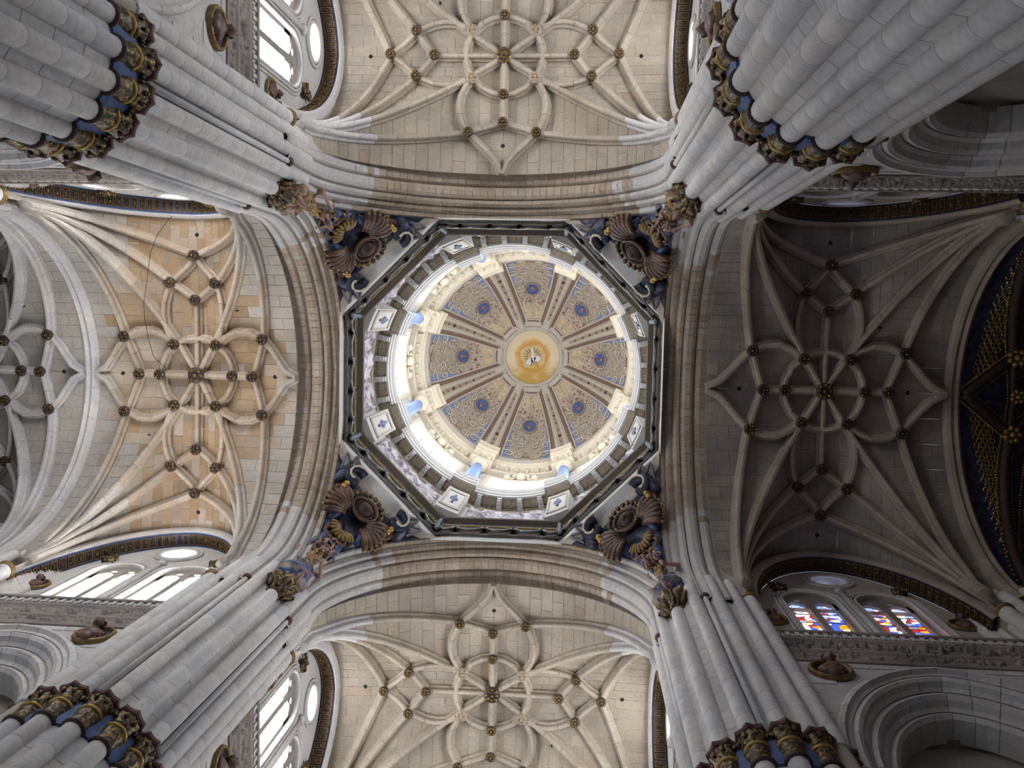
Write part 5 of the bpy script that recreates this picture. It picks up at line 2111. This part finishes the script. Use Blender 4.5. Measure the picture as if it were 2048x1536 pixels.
        corb = place('corbel', ME_CORB, (cpos.x, cpos.y, 24.1), None, (0, 0, yaw), label='gilt leaf corbel topping the %s corner shaft of the crossing' % word, cat='corbel', group='gilt corbels under the angels')
        place('abacus', ME_CORBA, (cpos.x, cpos.y, 24.1), corb)
        # angel standing on it
        fyaw = yaw - PI / 2
        ap = cpos + u * 0.22
        figure('angel_statue', FIGS[fi % 2], [('hair', HAIRS[1.95]), ('robe', ROBES[fi % 2]), ('wings', WINGS[1.95])], (ap.x, ap.y, 24.95), (-0.22 if False else 0.15, 0, fyaw),
               'painted winged angel statue standing on the %s corbel' % word, 'angels on the corbels', 1.95)
        fi += 1
        # putti around the cartouche
        for qi, (q, z, tilt, txt) in enumerate(((-0.72, 27.5, 0.30, 'nearer the %s vault' % ('left' if sx < 0 else 'right')), (0.72, 27.5, -0.30, 'nearer the %s vault' % ('top' if sy < 0 else 'bottom')), (0.02, 27.6, 0.0, 'in the middle'))):
            p, e1, e2, nn = frame(sx, sy, q, z, 0.6)
            fig = figure('putto_statue', PUTTI[(fi + qi) % 2], [('hair', HAIRS[1.15]), ('wings', WINGS[1.15]), ('loincloth', ME_LOIN)],
                         tuple(p), (0.35, tilt, fyaw + q * 0.6), 'small nude winged putto on the %s pendentive, %s' % (word, txt), 'putti on the pendentives', 1.15)

# ------------------------------------------------------------------ painted vault of the chancel, beyond the right arm
xf = ROT['right']
D3 = 2 * DIM['right'] - SIN + 0.54 + 3.9
bay3 = Bay(D3, 3.9)
ch = empty('ceiling', xf(D3, 0, 25), kind='structure', label='dark blue vault with gilt chain ornament at the right edge')
b = MB(xf)
rs = []
for i in range(29):
    s = D3 - 3.9 + 7.8 * i / 28
    rs.append([(s, -TW + 2 * TW * j / 40, bay3.z(s, -TW + 2 * TW * j / 40)) for j in range(41)])
b.rings(rs, False)
b.build('web', M_CHANCEL, ch)


def ch_rib(p2, w, mat, nm='rib'):
    b = MB(xf)
    b.tube([(s, t, bay3.z(s, t) - 0.12) for s, t in p2], w, 8)
    o = b.build(nm, mat, ch, True)
    # gilt beads along both flanks
    L = 0
    b = MB(xf)
    for (a, c) in zip(p2, p2[1:]):
        d = Vector((c[0] - a[0], c[1] - a[1], 0))
        n = Vector((-d.y, d.x, 0)).normalized() if d.length > 1e-6 else Vector((1, 0, 0))
        for s in (-1, 1):
            for k in (0, 0.5):
                x, y = a[0] + d.x * k + n.x * s * (w + 0.06), a[1] + d.y * k + n.y * s * (w + 0.06)
                b.ball((x, y, bay3.z(x, y) - 0.08), 0.045, 5, 3)
    b.build('gilt_beads', M_GOLD, o, True)


s0 = D3 - 3.9
SP = (s0 + 0.45, 5.42)
for c in (-1, 1):
    ch_rib(line((s0 + 0.1, 0), (17.12, c * 1.28), 14), 0.16, M_DKBRN)
    ch_rib(line((17.12, c * 1.28), (18.2, c * 0.4), 10), 0.16, M_DKBRN)
    ch_rib(bez((17.12, c * 1.28), (16.7, c * 2.6), (16.5, c * 4.0), (SP[0], c * SP[1]), 24), 0.17, M_DKBRN)
    ch_rib(bez((17.9, c * 1.6), (17.5, c * 3.0), (17.0, c * 4.4), (SP[0] + 0.1, c * SP[1]), 24), 0.15, M_DKBLUE)
    ch_rib(line((17.12, c * 1.28), (17.27, 0.04), 8), 0.13, M_DKBRN)
    # chains of gilt links on the blue ground
    for off in (0.28, 0.55, 0.85):
        b = MB(xf)
        pth = bez((s0 + 0.3 + off * 0.6, c * 0.5), (s0 + 0.35 + off, c * 2.2), (s0 + 0.4 + off, c * 3.6), (s0 + 0.5 + off * 0.4, c * 5.2), 34)
        for i, (s, t) in enumerate(pth):
            r_ = 0.085
            z = bay3.z(s, t) - 0.04
            b.tube([(s + r_ * cos(2 * PI * k / 6) + (0.05 if i % 2 else -0.05), t + r_ * sin(2 * PI * k / 6), z) for k in range(7)], 0.018, 4)
        b.build('gilt_chain', M_GOLD, ch)
for s, t, r_ in ((17.12, -1.28, 0.30), (17.12, 1.28, 0.30), (17.3, 0.03, 0.24), (17.3, 4.7, 0.26), (17.3, -4.7, 0.26)):
    b = MB(xf)
    z = bay3.z(s, t) - 0.32
    b.ball((s, t, z), (r_ * 0.4, r_ * 0.4, 0.12), 8, 5)
    for j in range(7):
        a = 2 * PI * j / 7
        b.ball((s + r_ * 0.75 * cos(a), t + r_ * 0.75 * sin(a), z + 0.02), (r_ * 0.36, r_ * 0.36, 0.08), 7, 4)
    b.build('gilt_boss', M_GOLD, ch, True)

# the church goes on beyond the frame: plain upper walls and vault of the further bays
for arm in ARMS:
    f = ROT[arm]
    s0_ = 2 * DIM[arm] - SIN + 0.6
    sc_ = s0_ + (7.3 if arm == 'left' else 0)
    if arm == 'right':
        continue
    s1_ = s0_ + 14
    for sg in (-1, 1):
        b = MB(f)
        b.box(((s0_ + s1_) / 2, sg * 5.85, 23.5), ((s1_ - s0_) / 2, 0.2, 8.2))
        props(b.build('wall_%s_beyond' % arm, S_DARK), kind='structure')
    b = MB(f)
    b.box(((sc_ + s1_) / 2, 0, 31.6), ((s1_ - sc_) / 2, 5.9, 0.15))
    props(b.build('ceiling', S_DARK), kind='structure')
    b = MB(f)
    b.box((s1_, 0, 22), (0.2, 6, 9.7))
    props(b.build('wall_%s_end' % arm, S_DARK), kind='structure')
# walls closing the chancel
for sg in (-1, 1):
    b = MB()
    b.box((19.6, sg * 5.85, 15.2), (4.3, 0.2, 16.8))
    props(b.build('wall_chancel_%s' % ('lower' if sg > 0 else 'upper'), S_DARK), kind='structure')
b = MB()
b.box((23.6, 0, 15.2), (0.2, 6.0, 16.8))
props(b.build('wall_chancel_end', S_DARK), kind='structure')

# ------------------------------------------------------------------ thin cable hanging under the left vault
pts = [(-11.3, -5.51), (-11.69, -4.85), (-11.95, -4.18), (-12.08, -3.18), (-12.19, -2.51), (-12.16, -1.95), (-12.03, -1.28), (-11.86, -0.67), (-11.5, -0.2)]
b = MB()
b.tube([(x, y, 30.0 - (0.0 if 0 < i < 8 else -0.3)) for i, (x, y) in enumerate(pts)], 0.010, 5)
b.build('cable', M_BLACK, label='thin dark cable hanging loosely under the left vault', cat='cable')
